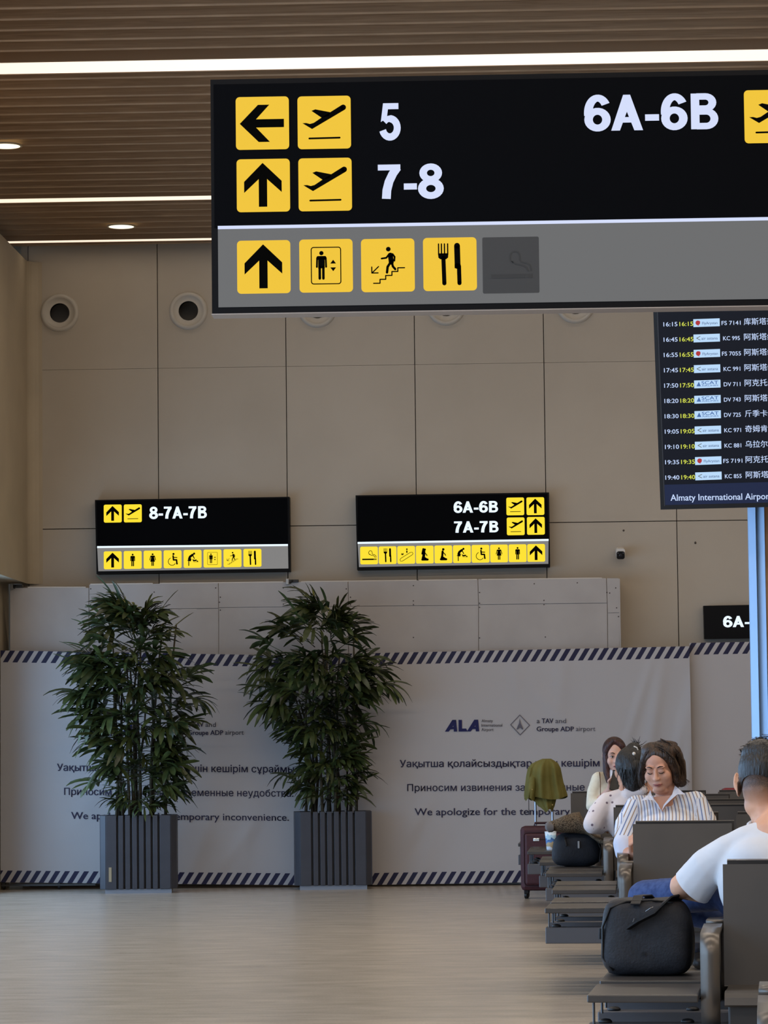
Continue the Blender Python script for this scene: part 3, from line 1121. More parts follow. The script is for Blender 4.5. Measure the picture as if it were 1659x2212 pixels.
# ---- the hanging sign near the viewer
YS = 12.0
PS = Plane(onY(458, 678, YS), (1, 0, 0), (0, 0, 1))
k_px = YS / FPX
sg = thing('hanging_sign', 'large black hanging sign to gates 5, 7-8 and 6A-6B with yellow icon tiles', 'sign', onY(1400, 678, YS))
ul, vb = PS.pix(458, 678)
_, vt = PS.pix(458, 172)
wS = 3.3
MB().prism([(ul, vb), (ul + wS, vb), (ul + wS, vt), (ul, vt)], lambda x, y, t: PS.pt(x, y, t), -0.10, 0.0).build('housing', M_frame, sg, world=True)
MB().prism([(ul - 0.002, vb - 0.004), (ul + wS, vb - 0.004), (ul + wS, vb), (ul - 0.002, vb)], lambda x, y, t: PS.pt(x, y, t), -0.11, 0.004).build('bottom_cover', M_under, sg, world=True)
gl_, gb = PS.pix(472, 664)
_, gt = PS.pix(472, 492)
_, ft = PS.pix(458, 183)
MB().prism([(gl_, gt), (ul + wS - 0.02, gt), (ul + wS - 0.02, ft), (ul + 0.012, ft), (ul + 0.012, gt)], lambda x, y, t: PS.pt(x, y, t), 0.0, 0.003).build('black_face', M_face, sg, world=True)
MB().prism([(gl_, gb), (ul + wS - 0.03, gb), (ul + wS - 0.03, gt), (gl_, gt)], lambda x, y, t: PS.pt(x, y, t), 0.0, 0.003).build('grey_band', G_grey, sg, world=True)
MB().prism([(gl_, gt - 0.006), (ul + wS - 0.03, gt - 0.006), (ul + wS - 0.03, gt + 0.006), (gl_, gt + 0.006)], lambda x, y, t: PS.pt(x, y, t), 0.003, 0.006).build('divider_line', G_white, sg, world=True)
TS = 116.5 * k_px * 1.0
for kd, px, py in (('left', 567, 266.5), ('plane', 700.5, 265), ('up', 569, 401), ('plane', 702.5, 399), ('up', 570, 577), ('lift', 704.5, 574.5), ('stairs', 838, 573.5), ('food', 972, 571), ('plane', 1665.5, 252)):
    tile(kd, PS, px, py, TS, sg, G_yellow, M_black_ink, 0.003)
u, v = PS.pix(1103.5, 573)
h = 123 * k_px / 2
cov = MB().prism(rrect(u - h, v - h, u + h, v + h, 0.006), lambda x, y, t: PS.pt(x, y, t), 0.003, 0.006).build('covered_tile', G_off, sg, world=True)
cov['label'] = 'dark grey cover over a switched-off smoking icon'
MB().polys(pictogram('smoke'), lambda x, y: PS.pt(u - h * 0.9 + x * h * 1.8, v - h * 0.9 + y * h * 1.8, 0.0068)).build('pictogram', mat('ghost_icon', (55, 55, 55), 0.6, 0, 0.2), cov, world=True)
bold_word('5', PS, 820, 224, 866, 303, G_white, sg, 0.0065)
bold_word('7-8', PS, 817, 356.5, 959, 430.5, G_white, sg, 0.0065)
bold_word('6A-6B', PS, 1262, 207, 1552, 284, G_white, sg, 0.0065)
tile('right', PS, 1801, 249, TS, sg, G_yellow, M_black_ink, 0.003)
for px in (1760, 2150):
    c = onY(px, 172, YS)
    MB().tube([(c.x, YS + 0.05, PS.pt(0, vt).z - 0.01), (c.x, YS + 0.05, ZC + 0.13)], 0.012, 10).build('hanger_rod', mat('rod_steel', (120, 118, 115), 0.3, 0.9), sg, world=True)

# ---- two backlit signs on the back wall
def wall_sign(corners, Y, label, tiles, words, bandtop, size, dep=0.14):
    P = Plane(onY(*corners[3], Y), (1, 0, 0), (0, 0, 1))
    c = [P.pix(*q) for q in corners]
    t = thing('wall_sign', label, 'sign', P.pt((c[2][0] + c[3][0]) / 2, c[3][1], -dep))
    MB().prism(c[::-1], lambda x, y, q: P.pt(x, y, q), -dep, 0.0).build('housing', M_frame, t, world=True)
    if bandtop:
        (xa, ya), (xb, yb), bo = bandtop
        sheet(P, [(corners[0][0] + 4, corners[0][1] + 3), (corners[1][0] - 4, corners[1][1] + 3), (xb, yb), (xa, ya)], 0.0, 0.003, 'black_face', M_face, t)
        sheet(P, [(xa, ya), (xb, yb), (corners[2][0] - 4, corners[2][1] - 6), (corners[3][0] + 4, corners[3][1] - 6)], 0.0, 0.003, 'grey_band', G_grey2, t)
        sheet(P, [(xa, ya - 2.2), (xb, yb - 2.2), (xb, yb + 2.0), (xa, ya + 2.0)], 0.003, 0.006, 'divider_line', G_white2, t)
    for kd, px, py in tiles:
        tile(kd, P, px, py, size, t, G_yellow2, M_ink_far, 0.003, 0.09)
    for w, x0, y0, x1, y1 in words:
        bold_word(w, P, x0, y0, x1, y1, G_white2, t, 0.006)
    return t


tl = 39.0 * (YW - 0.14) / FPX
r1 = [('up', 243.7, 1109.5), ('plane', 287, 1109)]
r2 = [(k_, 243.7 + i * 43.1, 1210.3 - i * 0.75) for i, k_ in enumerate(('up', 'man', 'woman', 'wheelchair', 'baby', 'lift', 'stairs', 'food'))]
wall_sign([(205, 1080), (625, 1073), (627, 1234), (208.5, 1240)], YW - 0.14, 'black wall sign reading 8-7A-7B with yellow icons above the grey boards', r1 + r2,
          [('8-7A-7B', 322.5, 1095, 447, 1121)], ((210, 1182), (622, 1177.5), 0), tl)
r1 = [('plane', 1113, 1094), ('up', 1156.5, 1093.5), ('plane', 1114, 1137), ('up', 1157.5, 1136)]
r2 = [(k_, 797.3 + i * 40.1, 1200 - i * 0.62) for i, k_ in enumerate(('smoke', 'food', 'escalator', 'pray_woman', 'pray_man', 'baby', 'wheelchair', 'woman', 'man', 'up'))]
wall_sign([(768, 1070), (1186, 1063.5), (1188.5, 1224), (771.5, 1231)], YW - 0.14, 'black wall sign reading 6A-6B and 7A-7B with a row of ten yellow icons', r1 + r2,
          [('6A-6B', 980, 1083.5, 1076, 1108), ('7A-7B', 981, 1126.5, 1077, 1151)], ((772.5, 1173), (1185, 1166.5), 0), tl * 0.985)
wall_sign([(1520, 1308.5), (1760, 1304), (1762, 1376), (1522, 1380)], YW - 0.12, 'small black wall sign reading 6A-6B half hidden by the metal display post', [],
          [('6A-6B', 1562, 1331, 1665, 1355)], None, tl, 0.10)

# ---- bullet camera on the wall
c = onY(1339, 1196, YW)
t = thing('security_camera', 'small white wall camera with a black face above the boards', 'camera', c)
M_cw = mat('camera_white', (205, 200, 192), 0.4)
M_cb = mat('camera_black', (16, 16, 18), 0.25)
RX = Matrix.Rotation(R(90), 4, 'X')
MB().lathe([(0.03, 0), (0.03, 0.012), (0.018, 0.02), (0.018, 0.05)], 18, Matrix.Translation((0, 0, 0.015)) @ RX).build('mount', M_cw, t, smooth=True)
Mh = Matrix.Translation((0, -0.05, 0.008)) @ Matrix.Rotation(R(100), 4, 'X')
MB().prism(rrect(-0.038, -0.04, 0.038, 0.045, 0.022), lambda x, y, q: Mh @ Vector((x, y, q)), 0, 0.11).build('housing', M_cw, t)
MB().prism(rrect(-0.034, -0.044, 0.034, 0.022, 0.018), lambda x, y, q: Mh @ Vector((x, y, q)), 0.11, 0.118).build('face', M_cb, t)
MB().lathe([(0.013, 0), (0.013, 0.004), (0.006, 0.006)], 16, Mh @ Matrix.Translation((0, -0.012, 0.118))).build('lens', mat('lens_glass', (40, 38, 42), 0.1), t)
for sx in (-1, 1):
    MB().lathe([(0.005, 0), (0.005, 0.002)], 10, Mh @ Matrix.Translation((sx * 0.022, 0.008, 0.118))).build('led', mat('led_window', (92, 92, 96), 0.2), t)

# ================================================================== flight board on its post
DD = 18.55
dc = at(1470, 1090, DD)
ay, tl_ = R(-9.0), R(11)
ux = Vector((math.cos(ay), math.sin(ay), 0))
fw = Vector((-math.sin(ay), math.cos(ay), 0)) * -1            # towards the viewer
uy = (Vector((0, 0, 1)) * math.cos(tl_) + fw * math.sin(tl_)).normalized()
PD = Plane(dc, ux, uy)
fb = thing('flight_board', 'dark departures screen listing flight times under the black hanging sign', 'flight board', (onZ(1636, 1960, 0).x, dc.y + 0.05, 0))
u0, v0 = PD.pix(1427, 1101)
u1 = u0 + 1.62
v1 = v0 + 1.30
M_bez = mat('screen_bezel', (10, 11, 16), 0.3, 0, 0.4)
MB().prism([(u0, v0), (u1, v0), (u1, v1), (u0, v1)], lambda x, y, q: PD.pt(x, y, q), -0.09, 0.0).build('housing', M_bez, fb, world=True)
G_scr = glow('screen_dark', (9, 12, 24))
su, sv = PD.pix(1437, 1091)
scr = MB().prism([(su, sv), (u1 - 0.03, sv), (u1 - 0.03, v1 - 0.03), (su - 0.0, v1 - 0.03)], lambda x, y, q: PD.pt(x, y, q), 0.0, 0.002).build('screen', G_scr, fb, world=True)
_, fv = PD.pix(1437, 1047)
MB().polys([[(su, sv), (u1 - 0.03, sv), (u1 - 0.03, fv), (su, fv)]], lambda x, y: PD.pt(x, y, 0.003)).build('footer_bar', glow('screen_footer', (27, 36, 66)), scr, world=True)
MB().polys([[(u0 + 0.022, v0 + 0.02), (u0 + 0.026, v0 + 0.02), (u0 + 0.026, v1), (u0 + 0.022, v1)]], lambda x, y: PD.pt(x, y, 0.002)).build('bezel_line', mat('bezel_grey', (58, 60, 66), 0.4), fb, world=True)
G_t = glow('screen_text', (196, 214, 250))
G_y = glow('screen_yellow', (214, 222, 84))
G_l = glow('screen_logo_white', (186, 218, 250))
G_red = glow('logo_red', (176, 52, 56))
G_blu = glow('logo_blue', (72, 108, 168))
G_nav = glow('logo_slate', (84, 104, 146))
rows = [('16:15', 'fly', 'FS 7141', '库斯塔奈'), ('16:45', 'air', 'KC 995', '阿斯塔纳'), ('16:55', 'fly', 'FS 7055', '阿斯塔纳'), ('17:45', 'air', 'KC 991', '阿斯塔纳'),
        ('17:50', 'scat', 'DV 711', '阿克托别'), ('18:20', 'scat', 'DV 743', '阿斯塔纳'), ('18:30', 'scat', 'DV 725', '斤季卡缅诺'), ('19:05', 'air', 'KC 971', '奇姆肯特'),
        ('19:10', 'air', 'KC 881', '乌拉尔斯克'), ('19:35', 'fly', 'FS 7191', '阿克托别'), ('19:40', 'air', 'KC 855', '阿斯塔纳')]
PD2 = PD
for i, (tm, lg, fn, ct) in enumerate(rows):
    y = 705 + i * 33.1
    s = i * 0.42
    text(tm, PD, 1433.5 + s, (y, y - 0.6), 1463.5 + s, 9, G_t, scr, 0.012, 0.004)
    text(tm, PD, 1468 + s, (y - 0.6, y - 1.4), 1497.5 + s, 9, G_y, scr, 0.012, 0.004)
    c4 = [(1498 + s, y + 1.5), (1555 + s, y - 0.5), (1554.6 + s, y - 17.5), (1497.6 + s, y - 15.5)]
    lt = MB().polys([[PD.pix(*q) for q in c4]], lambda a, b_: PD.pt(a, b_, 0.0035)).build('airline_tile', G_l, scr, world=True)
    yl = y - 4.2
    if lg == 'fly':
        text('FlyArystan', PD, 1517 + s, (yl, yl - 1), 1550 + s, 5.5, G_nav, lt, 0.008, 0.005)
        cx, cy = PD.pix(1507.5 + s, y - 7.8)
        q = 17 / 7000.0
        MB().polys([circ(cx, cy, 5.0 * 18.55 / 7000, 14), [(cx - 0.006, cy - 0.012), (cx + 0.008, cy - 0.018), (cx - 0.004, cy - 0.003)], [(cx + 0.004, cy + 0.006), (cx + 0.015, cy + 0.004), (cx + 0.008, cy + 0.013)]],
                   lambda a, b_: PD.pt(a, b_, 0.005)).build('airline_logo', G_red, lt, world=True)
    elif lg == 'air':
        text('air astana', PD, 1515 + s, (yl, yl - 1), 1550 + s, 5.8, G_nav, lt, 0.006, 0.005)
        a = [PD.pix(x_ + s, y_) for x_, y_ in ((1512, y - 11.5), (1504.5, y - 7.6), (1512, y - 3.8))]
        MB().polys(stroke(a, 0.0035), lambda p, q: PD.pt(p, q, 0.005)).build('airline_logo', glow('logo_olive', (96, 96, 84)), lt, world=True)
    else:
        text('SCAT', PD, 1514 + s, (y - 7, y - 8.2), 1550 + s, 7, G_blu, lt, 0.018, 0.005)
        text('AIRLINES', PD, 1514 + s, (y - 2.6, y - 3.8), 1550 + s, 3.2, G_blu, lt, 0.012, 0.005)
        a = [PD.pix(x_ + s, y_) for x_, y_ in ((1508, y - 13), (1512.5, y - 3), (1503, y - 3))]
        MB().polys([a], lambda p, q: PD.pt(p, q, 0.005)).build('airline_logo', G_blu, lt, world=True)
    fx0, fx1 = (1559, 1600) if lg == 'fly' else (1562, 1598)
    text(fn, PD, fx0 + s, (y - 3, y - 3.8), fx1 + s, 8.6, G_t, scr, 0.012, 0.004)
    wch = 16.3
    text(ct, PD, 1607 + s, (y - 4.3, y - 5.6), 1607 + s + wch * len(ct), 11.2, G_t, scr, 0.006, 0.004)
text('Almaty International Airport', PD, 1449, (1081.5, 1078), 1668, 13.5, G_t, scr, 0.012, 0.005)
# post: aluminium profile edge on a wood-clad column
px_of = lambda px, py: at(px, py, DD + 0.25)
M_alu = mat('post_aluminium', (158, 182, 210), 0.5, 1.0)
M_wclad = noisy('post_wood', (150, 112, 78), (166, 126, 90), scale=5, stretch=(1, 1, 0.1), rough=0.5)
cb = at(1616, 1100, DD + 0.25)
s_ = (DD + 0.25) / FPX
xa = cb.x
ztop = PD.pt(u0, v0).z + 0.9
for q0, q1 in ((0.0, 0.041), (0.045, 0.092)):
    MB().prism([(xa + q0, cb.y + 0.022), (xa + q1, cb.y - 0.006), (xa + q1, cb.y + 0.06), (xa + q0, cb.y + 0.06)], lambda x, y, t: Vector((x, y, t)), 0.0, ztop).build('post_profile', M_alu, fb, world=True)
MB().box(xa + 0.030, cb.y + 0.024, 0, xa + 0.09, cb.y + 0.05, ztop).build('post_core', mat('post_groove', (90, 100, 112), 0.4, 0.8), fb, world=True)
MB().box(xa + 0.097, cb.y + 0.02, 0, xa + 0.75, cb.y + 0.16, ztop).build('post_cladding', M_wclad, fb, world=True)

# ================================================================== waiting benches
M_seat = noisy('seat_laminate', (56, 52, 49), (62, 57, 53), scale=5, rough=0.36, spec=0.5)
M_edge = mat('seat_edge', (40, 38, 37), 0.5)
M_beam = mat('beam_paint', (84, 84, 88), 0.45, 0.3)
M_arm = mat('armrest_metal', (98, 92, 86), 0.33, 0.55)
M_pad = mat('rubber_pad', (20, 20, 22), 0.5)
M_rod = mat('table_rod', (70, 70, 72), 0.35, 0.7)
ZT = 0.40


def make_bench(nchair=3, table=True):
    t = thing('waiting_bench', 'x', 'bench')
    x_end = 0.404 + 0.575 * nchair + 0.02
    x0 = 0.0 if table else 0.33
    for yb in (0.02, 0.48, 0.94):
        MB().box(x0, yb, 0.235, x_end, yb + 0.09, 0.31, 0.004).build('beam', M_beam, t)
    if table:
        for y0, y1 in ((0.0, 0.45), (0.60, 1.05)):
            MB().box(0.0, y0, ZT - 0.024, 0.336, y1, ZT, 0.004).build('table_top', M_seat, t)
        for yy in (0.03, 0.42, 0.63, 1.02):
            MB().tube([(0.018, yy, 0.31), (0.018, yy, ZT - 0.022)], 0.004, 8).build('table_rod', M_rod, t)
        for xx in (0.05, 0.30):
            for yy in (0.075, 0.525, 0.985):
                MB().lathe([(0.02, 0.0), (0.021, 0.005), (0.015, 0.011), (0.004, 0.013)], 14, Matrix.Translation((xx, yy, 0.31))).build('rubber_pad', M_pad, t, smooth=True)

    def arm_path(f):
        p = [(0.045, 0.245), (0.028, 0.42)]
        p += [(0.088 + 0.06 * math.cos(R(a)), 0.515 + 0.06 * math.sin(R(a))) for a in range(180, 89, -6)]
        p += [(0.25, 0.58), (0.43, 0.583)]
        return [(1.05 - y, z) for y, z in p] if f else p
    for k in range(nchair + 1):
        xx = 0.343 + 0.575 * k - (0.02 if k else 0)
        for f in (0, 1):
            MB().strap(arm_path(f), xx, xx + 0.058, 0.014).build('armrest', M_arm, t, smooth=True)
            ys = (0.05, 0.40) if not f else (0.65, 1.0)
            MB().box(xx + 0.022, ys[0], 0.31, xx + 0.036, ys[1], 0.565).build('armrest_web', M_edge, t)
    for k in range(nchair):
        xs, xe = 0.418 + 0.575 * k, 0.862 + 0.575 * k
        for f in (0, 1):
            prof = [(-0.118, 0.375), (-0.112, 0.393), (-0.095, 0.402), (-0.06, 0.404), (0.2, 0.392), (0.44, 0.388)]
            if f:
                prof = [(1.05 - y, z) for y, z in prof]
            MB().strap(prof, xs, xe, 0.022).build('seat', M_seat, t)
            sy = (-0.10, -0.02) if not f else (1.07, 1.15)
            MB().box(xs + 0.01, sy[0], 0.29, xe - 0.01, sy[1], 0.385, 0.006).build('seat_shroud', M_edge, t)
            b0, b1, zt = (0.425, 0.487, 0.772) if not f else (0.625, 0.563, 0.785)
            bw = 0.0 if not f else 0.012
            MB().strap([(b0, 0.395), (b1, zt)], 0.404 + 0.575 * k + bw, 0.875 + 0.575 * k + bw, 0.022).build('backrest', M_seat, t)
    for xx in (0.93, 0.93 + 0.575 * (nchair - 1)):
        MB().box(xx - 0.03, 0.50, 0.02, xx + 0.03, 0.55, 0.25, 0.004).build('leg', M_beam, t)
        MB().box(xx - 0.03, 0.10, 0.0, xx + 0.03, 0.95, 0.025, 0.006).build('foot', M_beam, t)
    return t


BENCH = {}
spec = [(1, 1268, 2149, 5.5, 'waiting bench with the black duffel bag on its end table'),
        (2, 1177, 1962, 3.5, 'waiting bench with two bare end tables right in front of the striped-shirt woman'),
        (3, 1192, 1922, 2.5, 'waiting bench with the woman in the striped shirt sitting on it'),
        (4, 1178, 1886, 2.5, 'waiting bench with the dark backpack and tweed coat on its end tables'),
        (5, 1164, 1862, 2.0, 'waiting bench with bare end tables between the backpack bench and the cup bench'),
        (6, 1139, 1839, 2.0, 'waiting bench with the paper cup on its end table'),
        (7, 1119, 1822, 2.0, 'farthest waiting bench, its end tables behind the burgundy suitcase')]
proto = None
for i, px, py, a, lab in spec:
    if proto is None:
        proto = o = make_bench()
    else:
        o = copy_tree(proto)
    o['label'] = lab
    o['group'] = 'rows of waiting benches'
    c = onZ(px, py, ZT)
    o.location = (c.x, c.y, 0)
    o.rotation_euler = (0, 0, R(-a))
    BENCH[i] = o
b0 = make_bench(2, False)
tag(b0, 'bench with only its rounded armrest end showing, facing the duffel bag bench', 'bench', 'rows of waiting benches')
c = onZ(1641, 2118, 0.58)
b0.rotation_euler = (0, 0, R(-5))
q = Matrix.Rotation(R(-5), 3, 'Z') @ Vector((0.343, 1.02, 0))
b0.location = (c.x - q.x, c.y - q.y, 0)


def bl(i, x, y, z):
    return BENCH[i].matrix_basis @ Vector((x, y, z))


# ================================================================== potted palms
M_pl = noisy('planter_slate', (50, 51, 58), (55, 56, 63), scale=6, rough=0.42, spec=0.4)
M_soil = noisy('potting_soil', (38, 28, 20), (56, 43, 31), scale=60, rough=0.9)
M_base = mat('planter_plinth', (122, 128, 138), 0.35)
M_leaf = noisy('palm_leaf', (36, 47, 23), (66, 74, 38), scale=9, rough=0.34, spec=0.5, rand=0.4)
M_cane = noisy('palm_cane', (52, 46, 34), (84, 74, 54), scale=14, stretch=(1, 1, 3), rough=0.7)


def frond_mesh(seed):
    rnd = random.Random(seed)
    mb = MB()
    lp = 0.16 + 0.1 * rnd.random()
    mb.tube([(0, 0, 0), (lp * 0.5, 0, 0.012), (lp, 0, 0.008)], [0.005, 0.004, 0.003], 5)
    n = rnd.choice((7, 8, 9, 10))
    span = R(rnd.uniform(85, 115))
    for k in range(n):
        a = -span + 2 * span * (k + 0.5) / n + rnd.uniform(-0.08, 0.08)
        ln = (0.33 - 0.10 * abs(a) / span) * rnd.uniform(0.82, 1.1)
        wd = rnd.uniform(0.032, 0.056) * 0.5
        dr = rnd.uniform(0.1, 1.0) * ln
        up = rnd.uniform(-0.05, 0.35)
        tw = rnd.uniform(-0.6, 0.6)
        segs = 6
        vs = []
        dx, dy = math.cos(a), math.sin(a)
        for s in range(segs + 1):
            t = s / segs
            q = t * ln
            z = q * up - dr * t * t * 0.75
            sh = math.sqrt(max(0.0, 1 - up * 0)) - 0.25 * t * (dr / ln)
            c = Vector((lp + dx * q * sh, dy * q * sh, 0.008 + z))
            w = wd * (0.25 + 1.5 * t if t < 0.5 else (1.0 if t < 0.82 else (1.0 - t) / 0.18 * 0.75 + 0.25))
            side = Vector((-dy, dx, tw * 0.4)).normalized()
            fold = Vector((0, 0, 0.35 * w))
            vs += [c - side * w + fold, c, c + side * w + fold]
        fs = []
        for s in range(segs):
            b = s * 3
            fs += [(b, b + 1, b + 4, b + 3), (b + 1, b + 2, b + 5, b + 4)]
        mb.add(vs, fs)
    me = mb.mesh('frond')
    me.materials.append(M_leaf)
    for p in me.polygons:
        p.use_smooth = True
    return me


FR = [frond_mesh(s) for s in range(11)]


def planter_and_palm(cx, ybase, half, prof, nf, seed, lab_p, lab_t, tagged=False):
    rnd = random.Random(seed)
    c = onZ(cx, ybase, 0)
    s = c.y / FPX
    W2 = half * s * (1.0)
    H0, H = 0.035, 0.035 + 158 * s
    D2 = 0.205
    pos = Vector((c.x, c.y + D2, 0))
    t = thing('planter', lab_p, 'planter', pos, R(4.0), 'slate planters by the banner')
    MB().box(-W2 * 0.86, -D2 * 0.9, 0, W2 * 0.86, D2 * 0.9, H0).build('plinth', M_base, t)
    ch = W2 * 0.16
    oc = lambda e: [(-W2 + e, -D2 + e + ch), (-W2 + e + ch, -D2 + e), (W2 - e - ch, -D2 + e), (W2 - e, -D2 + e + ch), (W2 - e, D2 - e - ch), (W2 - e - ch, D2 - e), (-W2 + e + ch, D2 - e), (-W2 + e, D2 - e - ch)]
    MB().prism(oc(0.062), lambda x, y, q: Vector((x, y, q)), H0, H - 0.02).build('core', M_pl, t)
    MB().polys([oc(0.024)], lambda x, y: Vector((x, y, H - 0.018))).build('soil', M_soil, t)
    # ribs and corner boards on four sides
    face = 2 * (W2 - ch)
    xs = []
    cw, n = face * 0.165, 6
    gap = face * 0.032
    rw = (face - 2 * cw - gap * (n + 1)) / n
    x = -face / 2
    xs.append((x, x + cw))
    x += cw + gap
    for k in range(n):
        xs.append((x, x + rw))
        x += rw + gap
    xs.append((x, x + cw))
    rib, cor = MB().box(0, 0, 0, rw, 0.05, H - H0, 0.003).mesh('rib'), MB().box(0, 0, 0, cw, 0.05, H - H0, 0.003).mesh('corner_board')
    for sd in range(4):
        Mr = Matrix.Rotation(sd * math.pi / 2, 4, 'Z')
        hw, hd = (W2, D2) if sd % 2 == 0 else (D2, W2)
        for (a, b_) in xs:
            wide = b_ - a > rw * 1.3
            if sd % 2 and not (-hw + ch - 0.02 < a and b_ < hw - ch + 0.02):
                continue
            o = link('corner_board' if wide else 'rib', cor if wide else rib, M_pl, t)
            o.matrix_basis = Mr @ Matrix.Translation((a, -hd, H0))
        Mc = Mr @ Matrix.Translation((-hw, -hd + ch, H0)) @ Matrix.Rotation(R(-45), 4, 'Z')
        o = MB().box(0.004, 0, 0, ch * 1.414 - 0.004, 0.02, H - H0, 0.003).build('corner_board', M_pl, t)
        o.matrix_basis = Mc
    if tagged:
        lb = MB().box(-0.011, -0.004, 0, 0.011, 0, 0.115).build('maker_label', mat('label_beige', (150, 136, 108), 0.6), t)
        lb.matrix_basis = Matrix.Translation((-W2 + ch + 0.035, -D2 - 0.001, 0.06 + H0))
        lb['label'] = 'small beige vertical maker label'
    # palm
    p = thing('potted_palm', lab_t, 'plant', pos + Vector((0, 0, H - 0.018)), 0, 'tall palms in planters')
    tops = []
    hp = prof[-1][0]
    ncane = 15
    for k in range(ncane):
        a = rnd.uniform(0, 2 * math.pi)
        r0 = W2 * 0.72 * math.sqrt(rnd.random())
        x0, y0 = r0 * math.cos(a), r0 * math.sin(a) * 0.5
        hh = hp * rnd.uniform(0.5, 0.93)
        x1, y1 = x0 * 1.35 + rnd.uniform(-0.10, 0.10), y0 * 1.2 + rnd.uniform(-0.08, 0.03)
        pts = [(x0 + (x1 - x0) * q * q + 0.012 * math.sin(q * 9 + k), y0 + (y1 - y0) * q * q, hh * q) for q in (0, 0.25, 0.5, 0.75, 1.0)]
        MB().tube(pts, [0.013, 0.012, 0.011, 0.009, 0.006], 6).build('cane', M_cane, p, smooth=True)
        tops.append(pts)

    def R_at(z, side):
        for (z0, l0, r0), (z1, l1, r1) in zip(prof, prof[1:]):
            if z0 <= z <= z1:
                q = (z - z0) / (z1 - z0)
                return (l0 + (l1 - l0) * q) if side < 0 else (r0 + (r1 - r0) * q)
        return 0.2
    for k in range(nf):
        z = hp * (0.04 + 0.90 * ((k + rnd.random()) / nf) ** 0.80)
        a = rnd.uniform(-math.pi - 0.25, 0.25)
        if rnd.random() < 0.22:
            a = rnd.choice((0, math.pi)) + rnd.gauss(0, 0.25)
        if rnd.random() < 0.1:
            a = rnd.uniform(0, math.pi)
        dx = math.cos(a)
        rad = R_at(z, dx) * (0.72 + 0.28 * abs(dx))
        reach = rad * rnd.uniform(0.62, 1.0)
        if math.sin(a) > 0.1:
            reach = min(reach, 0.13 / math.sin(a))
        sc = rnd.uniform(0.82, 1.08)
        need = 0.46 * sc * 0.92
        base = max(0.0, reach - need)
        if reach < need:
            sc = max(0.5, reach / 0.46)
        el = rnd.uniform(-0.15, 0.55) + (0.5 if z > hp * 0.82 else 0.0)
        o = link('frond', FR[rnd.randrange(len(FR))], None, p)
        o.location = (base * dx, base * math.sin(a) * 0.75 - 0.07, z - 0.10 * (el < 0.3))
        o.rotation_euler = Euler((rnd.uniform(-0.5, 0.5), -el, a), 'XYZ')
        o.scale = (sc, sc, sc)
        if z < 0.6:      # low fronds arch over the rim instead of through it
            Mf = Matrix.LocRotScale(o.location, o.rotation_euler, o.scale)
            w_ = [Mf @ v.co for v in o.data.vertices]
            lo_ = min([q.z for q in w_ if abs(q.x) < W2 + 0.03 and abs(q.y) < D2 + 0.03], default=1.0)
            if lo_ < 0.03:
                o.location.z += 0.03 - lo_
    return t, p


sp_ = 26.0 / FPX
mk = lambda rows, y0, cx: [((y0 - y) * sp_, (cx - l) * sp_, (r - cx) * sp_) for y, l, r in rows]
planter_and_palm(295, 1930, 83, mk([(1765, 225, 372), (1740, 205, 395), (1700, 180, 415), (1650, 165, 440), (1600, 150, 425), (1560, 122, 440), (1500, 130, 468), (1440, 125, 455), (1400, 130, 425), (1360, 165, 400), (1305, 230, 345)], 1765, 295),
                 205, 11, 'slate ribbed planter with a beige maker label on its corner', 'tall leafy palm in the planter with the beige label', True)
planter_and_palm(717, 1922, 84, mk([(1760, 660, 785), (1730, 612, 810), (1690, 590, 828), (1650, 575, 835), (1600, 575, 820), (1560, 580, 815), (1520, 520, 850), (1475, 492, 888), (1430, 510, 878), (1390, 525, 850), (1350, 575, 800), (1308, 640, 800)], 1760, 717),
                 195, 23, 'slate ribbed planter without a label, between the two banners', 'tall palm with a wide flat crown between the two banners')

# ================================================================== luggage and loose things
def superbox(w, d, h, e=0.35, n=14, top=1.0, puff=0.0):
    """rounded soft box, base at z = 0, centred in x and y"""
    bm = bmesh.new()
    bmesh.ops.create_cube(bm, size=2.0)
    bmesh.ops.subdivide_edges(bm, edges=list(bm.edges), cuts=n, use_grid_fill=True)
    for v in bm.verts:
        c = v.co
        p = 2 / e
        k = (abs(c.x) ** p + abs(c.y) ** p + abs(c.z) ** p) ** (-1 / p)
        q = c * k
        tz = (q.z + 1) / 2
        s = 1 + (top - 1) * tz + puff * math.sin(math.pi * tz)
        v.co = Vector((q.x * w / 2 * s, q.y * d / 2 * s, tz * h))
    return bm


def wobble(bm, amp, f, seed):
    from mathutils import noise
    o = Vector((seed * 3.1, seed * 1.7, seed * 0.7))
    for v in bm.verts:
        z = v.co.z
        nv = noise.noise_vector(v.co * f + o)
        if z > 0.01:
            v.co += nv * amp
    return bm


M_blk = noisy('bag_black_fabric', (26, 26, 30), (34, 34, 38), scale=30, rough=0.65, spec=0.35, bump=0.15, bscale=120)
M_blk2 = mat('bag_strap_black', (16, 16, 19), 0.7)
M_zip = mat('zip_metal', (120, 120, 122), 0.3, 0.9)
M_zipb = mat('zip_black', (10, 10, 12), 0.4)

